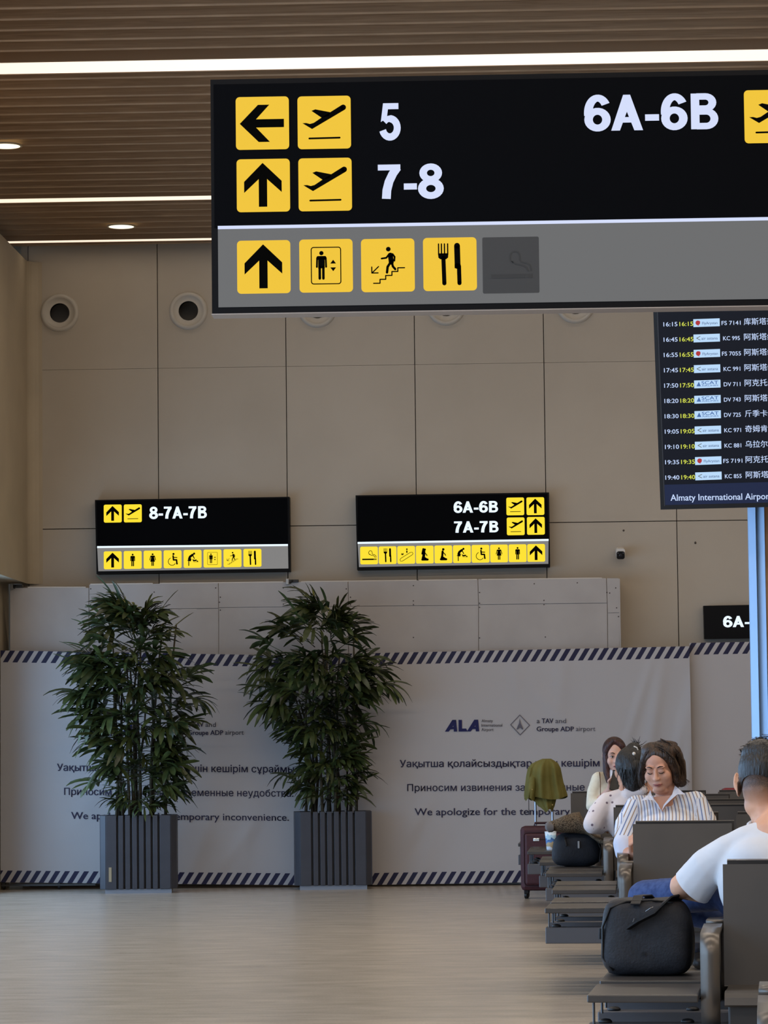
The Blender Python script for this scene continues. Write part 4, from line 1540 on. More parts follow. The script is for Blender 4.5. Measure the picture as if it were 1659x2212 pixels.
# duffel bag on the far table of bench 1
p = onZ(1404, 2109, ZT)
bg = thing('duffel_bag', 'black soft duffel bag sitting on the end table beside the man', 'bag', (p.x, p.y + 0.105, ZT), R(-7))
wB, hB, dB = 0.305, 0.248, 0.25
bm = superbox(wB, dB, hB, 0.36, 16, 0.90, 0.03)
wobble(bm, 0.012, 7.0, 2)
MB().bm(bm).build('bag_body', M_blk, bg, smooth=True)
MB().tube([(-0.105, -dB * 0.43, 0.02), (-0.142, -dB * 0.40, 0.06), (-0.140, -dB * 0.40, 0.16), (-0.115, -dB * 0.40, 0.222), (-0.06, -dB * 0.36, 0.243), (0.02, -dB * 0.34, 0.246), (0.09, -dB * 0.33, 0.237)], 0.0045, 8).build('piping', M_zipb, bg, smooth=True)
MB().tube([(-0.148, -0.09, 0.155), (-0.150, -0.092, 0.12)], 0.005, 8).build('zip_pull', M_blk2, bg)


def ribbon(pts, w, t=0.004, up=(0, 0, 1)):
    mb = MB()
    pts = [Vector(q) for q in pts]
    up = Vector(up)
    vs, fs = [], []
    for i, q in enumerate(pts):
        d = (pts[min(i + 1, len(pts) - 1)] - pts[max(i - 1, 0)]).normalized()
        s = d.cross(up).normalized() * w / 2
        nn = s.cross(d).normalized() * t / 2
        vs += [q - s - nn, q + s - nn, q + s + nn, q - s + nn]
    for i in range(len(pts) - 1):
        a, b = i * 4, i * 4 + 4
        for k in range(4):
            fs.append((a + k, a + (k + 1) % 4, b + (k + 1) % 4, b + k))
    e = (len(pts) - 1) * 4
    fs += [(3, 2, 1, 0), (e, e + 1, e + 2, e + 3)]
    return mb.add(vs, fs)


ribbon([(-0.055, -0.128, 0.155), (-0.02, -0.136, 0.178), (0.035, -0.136, 0.205), (0.06, -0.126, 0.232), (0.072, -0.10, 0.248), (0.09, -0.03, 0.250), (0.10, 0.04, 0.236)], 0.042, 0.005, (0.5, -0.2, -0.85)).build('shoulder_strap', M_blk2, bg)
ribbon([(-0.03, -0.12, 0.235), (-0.025, -0.05, 0.258), (0.0, 0.02, 0.258), (0.01, 0.07, 0.24)], 0.032, 0.004).build('carry_handle', M_blk2, bg)
MB().tube([(0.005, -0.140, 0.212), (0.02, -0.143, 0.222), (0.03, -0.141, 0.226)], 0.0022, 6).build('buckle', M_zip, bg)
MB().tube([(-0.037, -0.137, 0.178), (-0.032, -0.139, 0.19)], 0.0022, 6).build('buckle', M_zip, bg)
MB().lathe([(0.006, 0), (0.006, 0.002)], 12, Matrix.Translation((-0.006, -0.1285, 0.075)) @ RX).build('logo_stud', M_zipb, bg)

# backpack and tweed coat on bench 4
p = onZ(1248, 1873, ZT)
bp = thing('backpack', 'dark navy-black backpack on an end table under a tweed coat', 'bag', (p.x, p.y + 0.11, ZT), R(-4))
M_navyb = noisy('backpack_fabric', (14, 17, 24), (21, 24, 32), scale=25, rough=0.7, bump=0.15, bscale=100)
bm = wobble(superbox(0.305, 0.22, 0.212, 0.55, 14, 0.86, 0.06), 0.010, 6, 5)
MB().bm(bm).build('bag_body', M_navyb, bp, smooth=True)
MB().box(0.01, -0.122, 0.115, 0.022, -0.108, 0.16, 0.002).build('zip_pull', mat('pull_grey', (150, 150, 150), 0.4), bp)
ribbon([(-0.07, -0.100, 0.185), (-0.068, -0.114, 0.165), (-0.06, -0.118, 0.13)], 0.03, 0.006, (1, 0, 0)).build('strap', M_zipb, bp)
ribbon([(0.125, -0.06, 0.165), (0.15, -0.075, 0.11), (0.14, -0.07, 0.03)], 0.025, 0.006, (1, 0, 0)).build('strap', M_zipb, bp)

M_tweed = noisy('tweed_cloth', (52, 44, 36), (112, 98, 80), scale=170, rough=0.9, spec=0.15, detail=2, lo=0.40, hi=0.62)
M_lining = mat('coat_lining', (40, 36, 36), 0.6)
cs = bp.location.y / FPX
coat = thing('coat', 'brown speckled tweed coat heaped over the backpack', 'coat', (p.x + 0.02, p.y + 0.10, ZT + 0.20))


def heap(outline_top, outline_bot, y0, y1, seed, amp=0.012, fwd=0.0):
    """heaped cloth: pixel-free profile list of (x, ztop, zbot); rounded in depth"""
    from mathutils import noise
    mb = MB()
    n = 22
    xs = len(outline_top)
    loops = []
    for i in range(xs):
        x, zt = outline_top[i]
        _, zb = outline_bot[i]
        ring = []
        sh = fwd * max(0.0, i / (xs - 1) - 0.62) / 0.38
        for k in range(n):
            a = 2 * math.pi * k / n
            cy, cz = math.cos(a), math.sin(a)
            yy = (y0 + y1) / 2 + (y1 - y0) / 2 * (abs(cy) ** 0.6) * (1 if cy > 0 else -1) * (1 if 0 < i < xs - 1 else 0.6)
            zz = (zt + zb) / 2 + (zt - zb) / 2 * (abs(cz) ** 0.7) * (1 if cz > 0 else -1)
            q = Vector((x, yy - sh, zz))
            q += noise.noise_vector(q * 9 + Vector((seed, 0, 0))) * amp + noise.noise_vector(q * 24 + Vector((seed, 5, 0))) * amp * 0.4
            ring.append(q)
        loops += ring
    fs = []
    for i in range(xs - 1):
        for k in range(n):
            fs.append((i * n + k, (i + 1) * n + k, (i + 1) * n + (k + 1) % n, i * n + (k + 1) % n))
    fs.append(tuple(range(n)))
    fs.append(tuple(range((xs - 1) * n, xs * n))[::-1])
    return mb.add(loops, fs)


def pxl(o, pts, depth_y):
    """pixel points on the plane y = depth_y, in the object's own x / z"""
    out = []
    for px, py in pts:
        q = onY(px, py, depth_y)
        out.append((q.x - o.location.x, q.z - o.location.z))
    return out


yc = coat.location.y
tp = pxl(coat, [(1183, 1783), (1190, 1774), (1205, 1768), (1220, 1762), (1236, 1757), (1250, 1756), (1260, 1768), (1270, 1792), (1282, 1801), (1294, 1806), (1304, 1812)], yc)
bt = pxl(coat, [(1183, 1790), (1190, 1790), (1205, 1795), (1220, 1797), (1236, 1798), (1250, 1800), (1260, 1801), (1270, 1804), (1282, 1811), (1294, 1821), (1304, 1825)], yc)


def dense(a, k=4):
    out = []
    for (x0, z0), (x1, z1) in zip(a, a[1:]):
        for j in range(k):
            q = j / k
            out.append((x0 + (x1 - x0) * q, z0 + (z1 - z0) * q))
    return out + [a[-1]]


heap(dense(tp), dense(bt), -0.15, 0.11, 3.3, 0.010, 0.06).build('coat_cloth', M_tweed, coat, smooth=True, fix=True)
cf = pxl(coat, [(1178, 1780), (1184, 1774), (1192, 1775), (1197, 1779)], yc)
cg = pxl(coat, [(1178, 1791), (1184, 1797), (1192, 1796), (1197, 1793)], yc)
heap(dense(cf), dense(cg), -0.16, -0.06, 1.2, 0.008).build('coat_cuff', mat('coat_cuff_grey', (96, 92, 92), 0.8), coat, smooth=True, fix=True)

# paper cup on bench 6
p = onZ(1190, 1836, ZT)
cup = thing('paper_cup', 'blue, white and tan printed paper cup beside the backpack', 'cup', (p.x, p.y + 0.03, ZT))
M_cup = mat('cup_print', (190, 214, 232), 0.5)
nt, N, L, b = nodes(M_cup)
tc = N.new('ShaderNodeTexCoord')
sx = N.new('ShaderNodeSeparateXYZ')
L.new(tc.outputs['Object'], sx.inputs[0])
nz = N.new('ShaderNodeTexNoise')
nz.inputs['Scale'].default_value = 28
L.new(tc.outputs['Object'], nz.inputs['Vector'])
md = N.new('ShaderNodeMath')
md.operation = 'MULTIPLY_ADD'
md.inputs[1].default_value = 0.07
L.new(nz.outputs['Fac'], md.inputs[0])
L.new(sx.outputs[2], md.inputs[2])
mr = N.new('ShaderNodeMapRange')
mr.inputs['From Min'].default_value, mr.inputs['From Max'].default_value = 0.02, 0.165
L.new(md.outputs[0], mr.inputs[0])
cr = N.new('ShaderNodeValToRGB')
cr.color_ramp.interpolation = 'CONSTANT'
E_ = cr.color_ramp.elements
E_[0].position, E_[0].color = 0.0, rgb(214, 224, 236)
E_[1].position, E_[1].color = 0.24, rgb(176, 160, 128)
for q, col in ((0.46, (70, 118, 176)), (0.58, (46, 96, 160)), (0.66, (160, 198, 222)), (0.84, (216, 230, 240))):
    e = E_.new(q)
    e.color = rgb(*col)
L.new(mr.outputs[0], cr.inputs[0])
L.new(cr.outputs[0], b.inputs['Base Color'])
MB().lathe([(0.029, 0.0), (0.030, 0.002), (0.042, 0.128), (0.040, 0.128), (0.0285, 0.006), (0.001, 0.006)], 28, cap=False).build('cup_wall', M_cup, cup, smooth=True)
MB().lathe([(0.0415, 0.126), (0.0438, 0.129), (0.0415, 0.132), (0.0395, 0.129), (0.0415, 0.126)], 28, cap=False).build('rim', mat('cup_rim', (226, 230, 236), 0.5), cup, smooth=True)

# burgundy suitcase with the olive jacket over its handle
p = onZ(1176, 1937, 0)
p.y -= 0.34
su_ = thing('suitcase', 'burgundy soft suitcase with raised handle standing by the bench ends', 'suitcase', (p.x, p.y + 0.12, 0), R(-3))
M_burg = noisy('suitcase_burgundy', (62, 29, 35), (70, 34, 40), scale=40, rough=0.6, bump=0.1, bscale=150)
M_burgd = mat('suitcase_trim', (52, 24, 30), 0.6)
zt_ = (1937 - 1782) / FPX * p.y
MB().box(-0.175, -0.11, 0.06, 0.175, 0.11, zt_, 0.03).build('shell', M_burg, su_, smooth=False)
MB().box(-0.145, -0.128, 0.10, 0.145, -0.10, zt_ - 0.05, 0.02).build('front_pocket', M_burg, su_)
o = MB().prism(rrect(-0.150, 0.095, 0.150, zt_ - 0.042, 0.03), lambda x, y, q: Vector((x, q, y)), -0.1125, -0.108).build('pocket_seam', M_burgd, su_)
MB().tube([(-0.07, -0.02, zt_ - 0.005), (-0.065, -0.02, zt_ + 0.022), (0.065, -0.02, zt_ + 0.022), (0.07, -0.02, zt_ - 0.005)], 0.009, 8).build('carry_handle', M_burgd, su_)
MB().box(-0.075, -0.134, zt_ - 0.112, -0.03, -0.127, zt_ - 0.088, 0.003).build('maker_plate', mat('plate_silver', (226, 224, 216), 0.25, 0.9), su_)
MB().tube([(-0.03, -0.13, zt_ - 0.097), (0.07, -0.13, zt_ - 0.10)], 0.003, 6).build('zip', M_zipb, su_)
Zh = (1937 - 1664) / FPX * p.y
MB().tube([(-0.064, 0.06, zt_ - 0.02), (-0.064, 0.06, Zh)], 0.009, 8).build('handle_tube', mat('handle_alu', (168, 170, 178), 0.3, 0.8), su_)
MB().tube([(0.064, 0.06, zt_ - 0.02), (0.064, 0.06, Zh)], 0.009, 8).build('handle_tube', MATS['handle_alu'], su_)
MB().box(-0.076, 0.045, Zh - 0.01, 0.076, 0.075, Zh + 0.012, 0.006).build('handle_grip', M_zipb, su_)
for sx_ in (-0.135, 0.135):
    for sy_ in (-0.07, 0.07):
        w = MB().lathe([(0.012, -0.011), (0.024, -0.009), (0.024, 0.009), (0.012, 0.011)], 16, Matrix.Translation((sx_, sy_, 0.024)) @ Matrix.Rotation(R(70), 4, 'Z') @ RX).build('wheel', M_zipb, su_)
        MB().box(sx_ - 0.018, sy_ - 0.018, 0.035, sx_ + 0.018, sy_ + 0.018, 0.075, 0.006).build('wheel_housing', M_blk2, su_)

M_olive = noisy('jacket_olive', (96, 90, 44), (112, 104, 54), scale=8, rough=0.8, spec=0.2, bump=0.2, bscale=30)
yj = p.y + 0.15
jk = thing('jacket', 'olive green jacket hung over the raised suitcase handle', 'jacket', (onY(1180, 1640, yj).x, yj, onY(1180, 1640, yj).z - 0.3))


def drape(rows, depth, nfold, amp, seed, th=64):
    """hanging cloth: rows of (pixel y, left pixel, right pixel), round folds"""
    mb = MB()
    vs, fs = [], []
    for i, (py, l, r) in enumerate(rows):
        a, b_ = onY(l, py, yj), onY(r, py, yj)
        cx, hw, z = (a.x + b_.x) / 2 - jk.location.x, (b_.x - a.x) / 2, a.z - jk.location.z
        g = min(1.0, i / (len(rows) * 0.35))
        for k in range(th):
            w = 2 * math.pi * k / th
            f = 1 + amp * g * (math.sin(nfold * w + seed) + 0.6 * math.sin((nfold * 2 + 1) * w + 2.0 * seed + i * 0.15))
            dz = 0.012 * g * math.sin(3 * w + seed * 2)
            vs.append((cx + hw * math.cos(w) * (1 + 0.02 * math.sin(5 * w)), depth * (0.35 + 0.65 * g) * math.sin(w) * f, z + (dz if i == len(rows) - 1 else 0)))
    n = len(rows)
    for i in range(n - 1):
        for k in range(th):
            fs.append((i * th + k, (i + 1) * th + k, (i + 1) * th + (k + 1) % th, i * th + (k + 1) % th))
    fs.append(tuple(range(th)))
    return mb.add(vs, fs)


drape([(1639, 1172, 1190), (1643, 1162, 1197), (1650, 1148, 1206), (1660, 1140, 1211), (1675, 1137, 1214), (1690, 1135, 1217), (1705, 1133, 1222), (1718, 1132, 1226), (1724, 1133, 1226)], 0.11, 7, 0.17, 1.1).build('jacket_body', M_olive, jk, smooth=True, fix=True)
drape([(1700, 1150, 1204), (1715, 1149, 1203), (1730, 1154, 1201), (1742, 1163, 1198), (1751, 1175, 1192)], 0.075, 5, 0.12, 2.4).build('jacket_lower_fold', M_olive, jk, smooth=True, fix=True)
drape([(1660, 1146, 1163), (1680, 1140, 1162), (1700, 1137, 1160), (1724, 1134, 1158), (1727, 1135, 1157)], 0.128, 2, 0.05, 0.4).build('sleeve', M_olive, jk, smooth=True, fix=True)
q0, q1 = onY(1142, 1722, yj), onY(1142.5, 1760, yj)
MB().tube([(q0.x, yj - 0.05, q0.z), (q1.x, yj - 0.05, q1.z)], 0.0025, 6).build('drawcord', M_zipb, jk, world=True)
for px, py in ((1149, 1705), (1193, 1738)):
    q = onY(px, py, yj)
    MB().lathe([(0.006, 0), (0.005, 0.004)], 10, Matrix.Translation((q.x, yj - 0.125 if px < 1160 else yj - 0.08, q.z)) @ RX).build('snap_button', mat('snap_brass', (190, 160, 96), 0.3, 0.9), jk, world=True)

# red suitcase behind the far benches
p = at(1583, 1760, 25.75)
p = at(1583, 1760, 26.2)
rs = thing('suitcase', 'red suitcase standing behind the farthest bench backs', 'suitcase', (p.x, p.y, 0))
M_red = noisy('suitcase_red', (126, 34, 40), (138, 40, 46), scale=20, rough=0.5)
MB().box(-0.09, -0.12, 0.05, 0.36, 0.12, 0.79, 0.035).build('shell', M_red, rs)
MB().tube([(0.05, 0, 0.785), (0.06, 0, 0.805), (0.2, 0, 0.805), (0.21, 0, 0.785)], 0.008, 8).build('carry_handle', M_burgd, rs)
for sx_ in (-0.06, 0.33):
    for sy_ in (-0.08, 0.08):
        MB().lathe([(0.012, -0.011), (0.024, -0.009), (0.024, 0.009), (0.012, 0.011)], 14, Matrix.Translation((sx_, sy_, 0.024)) @ RX).build('wheel', M_zipb, rs)
        MB().box(sx_ - 0.015, sy_ - 0.015, 0.03, sx_ + 0.015, sy_ + 0.015, 0.06).build('wheel_housing', M_blk2, rs)

# ================================================================== people
def _ico(sub):
    bm = bmesh.new()
    bmesh.ops.create_icosphere(bm, subdivisions=sub, radius=1.0)
    bm.verts.index_update()
    out = (np.array([v.co[:] for v in bm.verts]), np.array([[v.index for v in f.verts] for f in bm.faces]))
    bm.free()
    return out


ICO = {k: _ico(k) for k in (2, 3)}


def organic(name, prims, voxel, m, parent, smooth=3, attr=None, cuts=()):
    """one continuous surface grown round spheres, ellipsoids and tapering limbs given in world space"""
    V, F, nv = [], [], 0
    for p in prims:
        if p[0] == 'e':
            _, c, r, *rot = p
            r = r if isinstance(r, (tuple, list)) else (r, r, r)
            v = ICO[3][0] * np.array(r)
            if rot:
                v = v @ np.array(rot[0]).T
            V.append(v + np.array(c))
            F.append(ICO[3][1] + nv)
            nv += len(v)
        else:
            _, pts, rs = p
            pts = [Vector(q) for q in pts]
            for (a, b_), (r0, r1) in zip(zip(pts, pts[1:]), zip(rs, rs[1:])):
                n = max(2, int((b_ - a).length / (0.38 * min(r0, r1))) + 1)
                for k in range(n + 1):
                    q = k / n
                    r = r0 + (r1 - r0) * q
                    V.append(ICO[2][0] * r + np.array(a.lerp(b_, q)))
                    F.append(ICO[2][1] + nv)
                    nv += len(ICO[2][0])
    V, F = np.concatenate(V), np.concatenate(F)
    me = bpy.data.meshes.new('tmp')
    me.vertices.add(len(V))
    me.vertices.foreach_set('co', V.astype(np.float32).ravel())
    me.loops.add(F.size)
    me.loops.foreach_set('vertex_index', F.astype(np.int32).ravel())
    me.polygons.add(len(F))
    me.polygons.foreach_set('loop_start', np.arange(0, F.size, 3, dtype=np.int32))
    me.update(calc_edges=True)
    o = bpy.data.objects.new('tmp', me)
    COL.objects.link(o)
    md = o.modifiers.new('r', 'REMESH')
    md.mode = 'VOXEL'
    md.voxel_size = voxel
    if smooth:
        sm = o.modifiers.new('s', 'SMOOTH')
        sm.factor, sm.iterations = 0.5, smooth
    dg = bpy.context.evaluated_depsgraph_get()
    out = bpy.data.meshes.new_from_object(o.evaluated_get(dg))
    bpy.data.objects.remove(o)
    bpy.data.meshes.remove(me)
    if cuts:
        bm = bmesh.new()
        bm.from_mesh(out)
        for c, n, rad in cuts:
            vs = {v for v in bm.verts if (v.co - c).length < rad}
            fs = [f for f in bm.faces if all(v in vs for v in f.verts)]
            es = {e for f in fs for e in f.edges}
            bmesh.ops.bisect_plane(bm, geom=list({v for f in fs for v in f.verts}) + list(es) + fs, plane_co=c, plane_no=n, clear_outer=True)
        bm.to_mesh(out)
        bm.free()
    if attr:
        for nm, fn in attr.items():
            at_ = out.attributes.new(nm, 'FLOAT', 'POINT')
            for i, v in enumerate(out.vertices):
                at_.data[i].value = fn(v.co)
    out.transform(root_mat(parent).inverted())
    out.name = name
    return link(name, out, m, parent, True)


def limb(pts, rs):
    return ('c', pts, rs)


def HM(c, yaw, pitch, roll=0.0):
    """head frame: local -Y is where the face looks, +Z the crown"""
    return Matrix.Translation(c) @ (Matrix.Rotation(yaw, 4, 'Z') @ Matrix.Rotation(roll, 4, 'Y') @ Matrix.Rotation(pitch, 4, 'X'))


def head_prims(M, k=1.0, ears=True, jaw=1.0, ear=1.0):
    R3 = M.to_3x3()
    P = []

    def e(c, r):
        P.append(('e', M @ (Vector(c) * k), tuple(q * k for q in r), R3))
    e((0, 0.012, 0.035), (0.075, 0.094, 0.090))
    e((0, -0.030, -0.035), (0.062 * jaw, 0.062, 0.080))
    e((0, -0.062, -0.092), (0.030 * jaw, 0.026, 0.022))
    for s in (-1, 1):
        e((s * 0.036, -0.056, -0.030), (0.030 * jaw, 0.030, 0.034))
        e((s * 0.040 * jaw, -0.016, -0.068), (0.020, 0.034, 0.028))
        e((s * 0.028, -0.078, 0.026), (0.026, 0.013, 0.010))
        e((s * 0.030, -0.078, 0.004), (0.017, 0.011, 0.011))
        e((s * 0.011, -0.099, -0.033), (0.008, 0.009, 0.007))
        if ears:
            e((s * 0.076, 0.012, -0.010 * ear), (0.008, 0.018 * ear, 0.030 * ear))
            e((s * (0.078 + 0.006 * ear), 0.012 + 0.010 * ear, 0.000), (0.006, 0.011 * ear, 0.024 * ear))
    P.append(('c', [M @ (Vector(q) * k) for q in ((0, -0.085, 0.012), (0, -0.098, -0.012), (0, -0.106, -0.030))], [0.008 * k, 0.009 * k, 0.0115 * k]))
    e((0, -0.086, -0.060), (0.024, 0.011, 0.007))
    e((0, -0.084, -0.070), (0.020, 0.011, 0.007))
    return P


def face_parts(M, k, parent, brow, lip, eyes='down', browm=None):
    mb = {}
    for s in (-1, 1):
        pts = [M @ (Vector((s * x, y, z)) * k) for x, y, z in ((0.014, -0.0935, 0.027), (0.028, -0.0935, 0.0335), (0.046, -0.083, 0.029))]
        MB().tube(pts, [0.0028 * k, 0.003 * k, 0.0014 * k], 6).build('eyebrow', brow, parent, world=True, smooth=True)
        if eyes == 'down':
            pts = [M @ (Vector((s * x, y, z)) * k) for x, y, z in ((0.016, -0.089, 0.000), (0.024, -0.0925, -0.005), (0.034, -0.0905, -0.0055), (0.044, -0.083, -0.001))]
            MB().tube(pts, [0.0012 * k, 0.0022 * k, 0.0024 * k, 0.0014 * k], 6).build('eyelash', M_lash, parent, world=True, smooth=True)
        else:
            c = M @ (Vector((s * 0.030, -0.0865, 0.003)) * k)
            bm = bmesh.new()
            bmesh.ops.create_uvsphere(bm, u_segments=14, v_segments=8, radius=1.0)
            T = Matrix.Translation(c) @ M.to_3x3().to_4x4() @ Matrix.Diagonal((0.0125 * k, 0.006 * k, 0.0055 * k, 1))
            MB().bm(bm, T).build('eye', M_eye, parent, world=True, smooth=True)
            pts = [M @ (Vector((s * x, y, z)) * k) for x, y, z in ((0.016, -0.090, 0.004), (0.024, -0.0945, 0.0095), (0.034, -0.0925, 0.010), (0.046, -0.083, 0.006))]
            MB().tube(pts, [0.001 * k, 0.002 * k, 0.0024 * k, 0.0014 * k], 6).build('eyelash', M_lash, parent, world=True, smooth=True)
            c2 = M @ (Vector((s * 0.030, -0.0915, 0.003)) * k)
            bm = bmesh.new()
            bmesh.ops.create_uvsphere(bm, u_segments=12, v_segments=8, radius=1.0)
            MB().bm(bm, Matrix.Translation(c2) @ M.to_3x3().to_4x4() @ Matrix.Diagonal((0.0055 * k, 0.0025 * k, 0.0055 * k, 1))).build('iris', M_lash, parent, world=True, smooth=True)
    up = [M @ (Vector(q) * k) for q in ((-0.024, -0.0865, -0.0645), (-0.012, -0.0965, -0.0615), (0, -0.0985, -0.0625), (0.012, -0.0965, -0.0615), (0.024, -0.0865, -0.0645))]
    lo = [M @ (Vector(q) * k) for q in ((-0.022, -0.0865, -0.066), (-0.011, -0.0945, -0.0695), (0, -0.0965, -0.0705), (0.011, -0.0945, -0.0695), (0.022, -0.0865, -0.066))]
    l1 = MB().tube(up, [0.0012 * k, 0.003 * k, 0.003 * k, 0.003 * k, 0.0012 * k], 8).build('lip', lip, parent, world=True, smooth=True)
    MB().tube(lo, [0.0012 * k, 0.0036 * k, 0.004 * k, 0.0036 * k, 0.0012 * k], 8).build('lip', lip, parent, world=True, smooth=True)
    ln = [M @ (Vector(q) * k) for q in ((-0.024, -0.0875, -0.0655), (0, -0.1000, -0.0662), (0.024, -0.0875, -0.0655))]
    MB().tube(ln, 0.0008 * k, 5).build('mouth_line', M_lash, parent, world=True)


def hand_prims(w, d, n, side, L=0.175, curl=0.5):
    """palm and five fingers: w wrist, d pointing direction, n palm normal (fingers curl towards it), side +1/-1 thumb side"""
    w, d, n = Vector(w), Vector(d).normalized(), Vector(n)
    n = (n - d * n.dot(d)).normalized()
    a = d.cross(n) * side
    P = []
    pl = L * 0.52
    for k, off in enumerate((-0.03, -0.010, 0.010, 0.029)):
        P.append(limb([w + d * 0.01 + a * off * 0.6, w + d * pl + a * off], [0.015, 0.0125]))
    fl = (0.78, 0.95, 1.0, 0.9)
    for k, off in enumerate((-0.031, -0.0105, 0.0105, 0.031)):
        p = w + d * pl + a * off
        pts = [p]
        ang = 0.25
        for j, seg in enumerate((0.24, 0.16, 0.12)):
            ang += curl * (0.9 if j == 0 else 0.75)
            q = pts[-1] + (d * math.cos(ang) + n * math.sin(ang)) * (L * seg * fl[k])
            pts.append(q)
        P.append(limb(pts, [0.0092, 0.0086, 0.0078, 0.0068]))
    t0 = w + d * (L * 0.16) + a * 0.022
    t1 = t0 + (d * 0.55 + a * 0.75 + n * 0.35).normalized() * L * 0.23
    t2 = t1 + (d * 0.8 + a * 0.1 + n * 0.5).normalized() * L * 0.18
    P.append(limb([t0, t1, t2], [0.0125, 0.0105, 0.0082]))
    return P


def strands(name, m, parent, guides, n, r, seed, jit=0.006):
    """fine locks following guide lines (world points), tapered"""
    rnd = random.Random(seed)
    mb = MB()
    for k in range(n):
        g = guides[rnd.randrange(len(guides))]
        off = Vector((rnd.gauss(0, jit), rnd.gauss(0, jit), rnd.gauss(0, jit)))
        e = Vector((rnd.gauss(0, jit), rnd.gauss(0, jit), rnd.gauss(0, jit)))
        pts = [Vector(p) + off + e * (i / (len(g) - 1)) for i, p in enumerate(g)]
        mb.tube(pts, [r * (1.0 - 0.75 * (i / (len(pts) - 1))) for i in range(len(pts))], 4, cap=False)
    o = mb.build(name, m, parent, world=True, smooth=True)
    o['kind'] = 'stuff'
    return o


def skin_mat(name, c1, c2):
    m = noisy(name, c1, c2, scale=14, rough=0.5, spec=0.35)
    nodes(m)[3].inputs['Subsurface Weight'].default_value = 0.12
    nodes(m)[3].inputs['Subsurface Radius'].default_value = (0.012, 0.005, 0.003)
    return m


M_skin1 = skin_mat('skin_warm', (200, 148, 124), (208, 158, 134))
M_skin2 = skin_mat('skin_tan', (196, 142, 112), (204, 150, 120))
M_skin3 = skin_mat('skin_fair', (206, 164, 146), (214, 172, 154))
M_lash = mat('lash_dark', (26, 18, 16), 0.6)
M_eye = mat('eye_white', (206, 198, 192), 0.3)


def hair_mat(name, c1, c2):
    return noisy(name, c1, c2, scale=45, stretch=(1.6, 1.6, 0.22), rough=0.42, spec=0.5, bump=0.5, bscale=90)


M_hair_b = hair_mat('hair_brown', (30, 20, 14), (74, 52, 36))
M_hair_k = hair_mat('hair_black', (10, 9, 9), (30, 27, 26))
M_hair_r = hair_mat('hair_auburn', (28, 14, 14), (70, 34, 30))
M_trous = noisy('trousers_dark', (34, 36, 46), (44, 46, 58), scale=20, rough=0.8)
M_shoe = mat('shoe_dark', (24, 22, 22), 0.5)


def seated_legs(parent, hips, fwd, m, spread=0.10, shoe=M_shoe, zseat=0.47):
    """thighs on the seat, shins down to shoes on the floor; hips: centre on the seat, fwd: unit vector"""
    hips, fwd = Vector(hips), Vector(fwd).normalized()
    a = Vector((fwd.y, -fwd.x, 0))
    P = [('e', hips + Vector((0, 0, 0.05)), (0.17, 0.13, 0.10))]
    for s in (-1, 1):
        h = hips + a * s * 0.085 + Vector((0, 0, 0.02))
        k = hips + a * s * spread + fwd * 0.45 + Vector((0, 0, 0.015))
        f = k + fwd * 0.03
        f.z = 0.11
        P.append(limb([h, k, f], [0.078, 0.060, 0.045]))
    organic('trousers', P, 0.012, m, parent, 2)
    for s in (-1, 1):
        f = hips + a * s * spread + fwd * 0.49
        f.z = 0.045
        organic('shoe', [limb([f - fwd * 0.05 + Vector((0, 0, 0.01)), f + fwd * 0.06, f + fwd * 0.13 - Vector((0, 0, 0.008))], [0.042, 0.04, 0.034])], 0.009, shoe, parent, 1)


# ---------------------------------------------------------------- woman in the striped shirt (bench 3, facing the viewer)
YH = BENCH[3].location.y + 0.20            # her head
YT = BENCH[3].location.y + 0.27            # her chest
J = onY
hip = bl(3, 0.63, 0.27, 0.46)
w1 = thing('person', 'seated woman with a brown bob in a blue and tan striped shirt, looking down', 'person', (hip.x, hip.y, 0))
s1 = YH / FPX
hc1 = J(1424, 1656, YH)
HM1 = HM(hc1, R(-17), R(20), R(-3))
K1 = 1.03
Sl, Sr = J(1375, 1742, YT + 0.02), J(1503, 1733, YT + 0.02)
neck0, neck1 = J(1437, 1700, YH + 0.05), J(1440, 1735, YT + 0.03)
elb = J(1347, 1836, YT - 0.06)
hnd = J(1372, 1842, YT - 0.20)
prims = head_prims(HM1, K1, True, 1.10)
prims += [limb([neck0, neck1, J(1440, 1775, YT + 0.02)], [0.056, 0.060, 0.075]), ('e', J(1428, 1707, YH + 0.015), (0.046, 0.05, 0.024))]
prims += [limb([Sl, neck1, Sr], [0.045, 0.05, 0.045]), limb([Sl, elb, J(1362, 1846, YT - 0.14), hnd], [0.042, 0.036, 0.034, 0.026])]
prims += [limb([Sr, J(1534, 1840, YT - 0.02), J(1480, 1850, YT - 0.22)], [0.042, 0.036, 0.024]), limb([neck1, hip + Vector((0, 0, 0.06))], [0.075, 0.11])]
prims += hand_prims(J(1365, 1846, YT - 0.17), Vector((-0.1, -0.55, 0.75)), Vector((1, -0.2, 0.2)), 1, 0.17, 0.75)
prims += hand_prims(J(1480, 1850, YT - 0.22), Vector((-0.7, -0.6, 0.1)), Vector((0, 0.2, 1)), -1, 0.17, 0.5)
organic('body', prims, 0.0048, M_skin1, w1, 2)
face_parts(HM1, K1, w1, M_lash, mat('lip_rose', (158, 92, 84), 0.4))

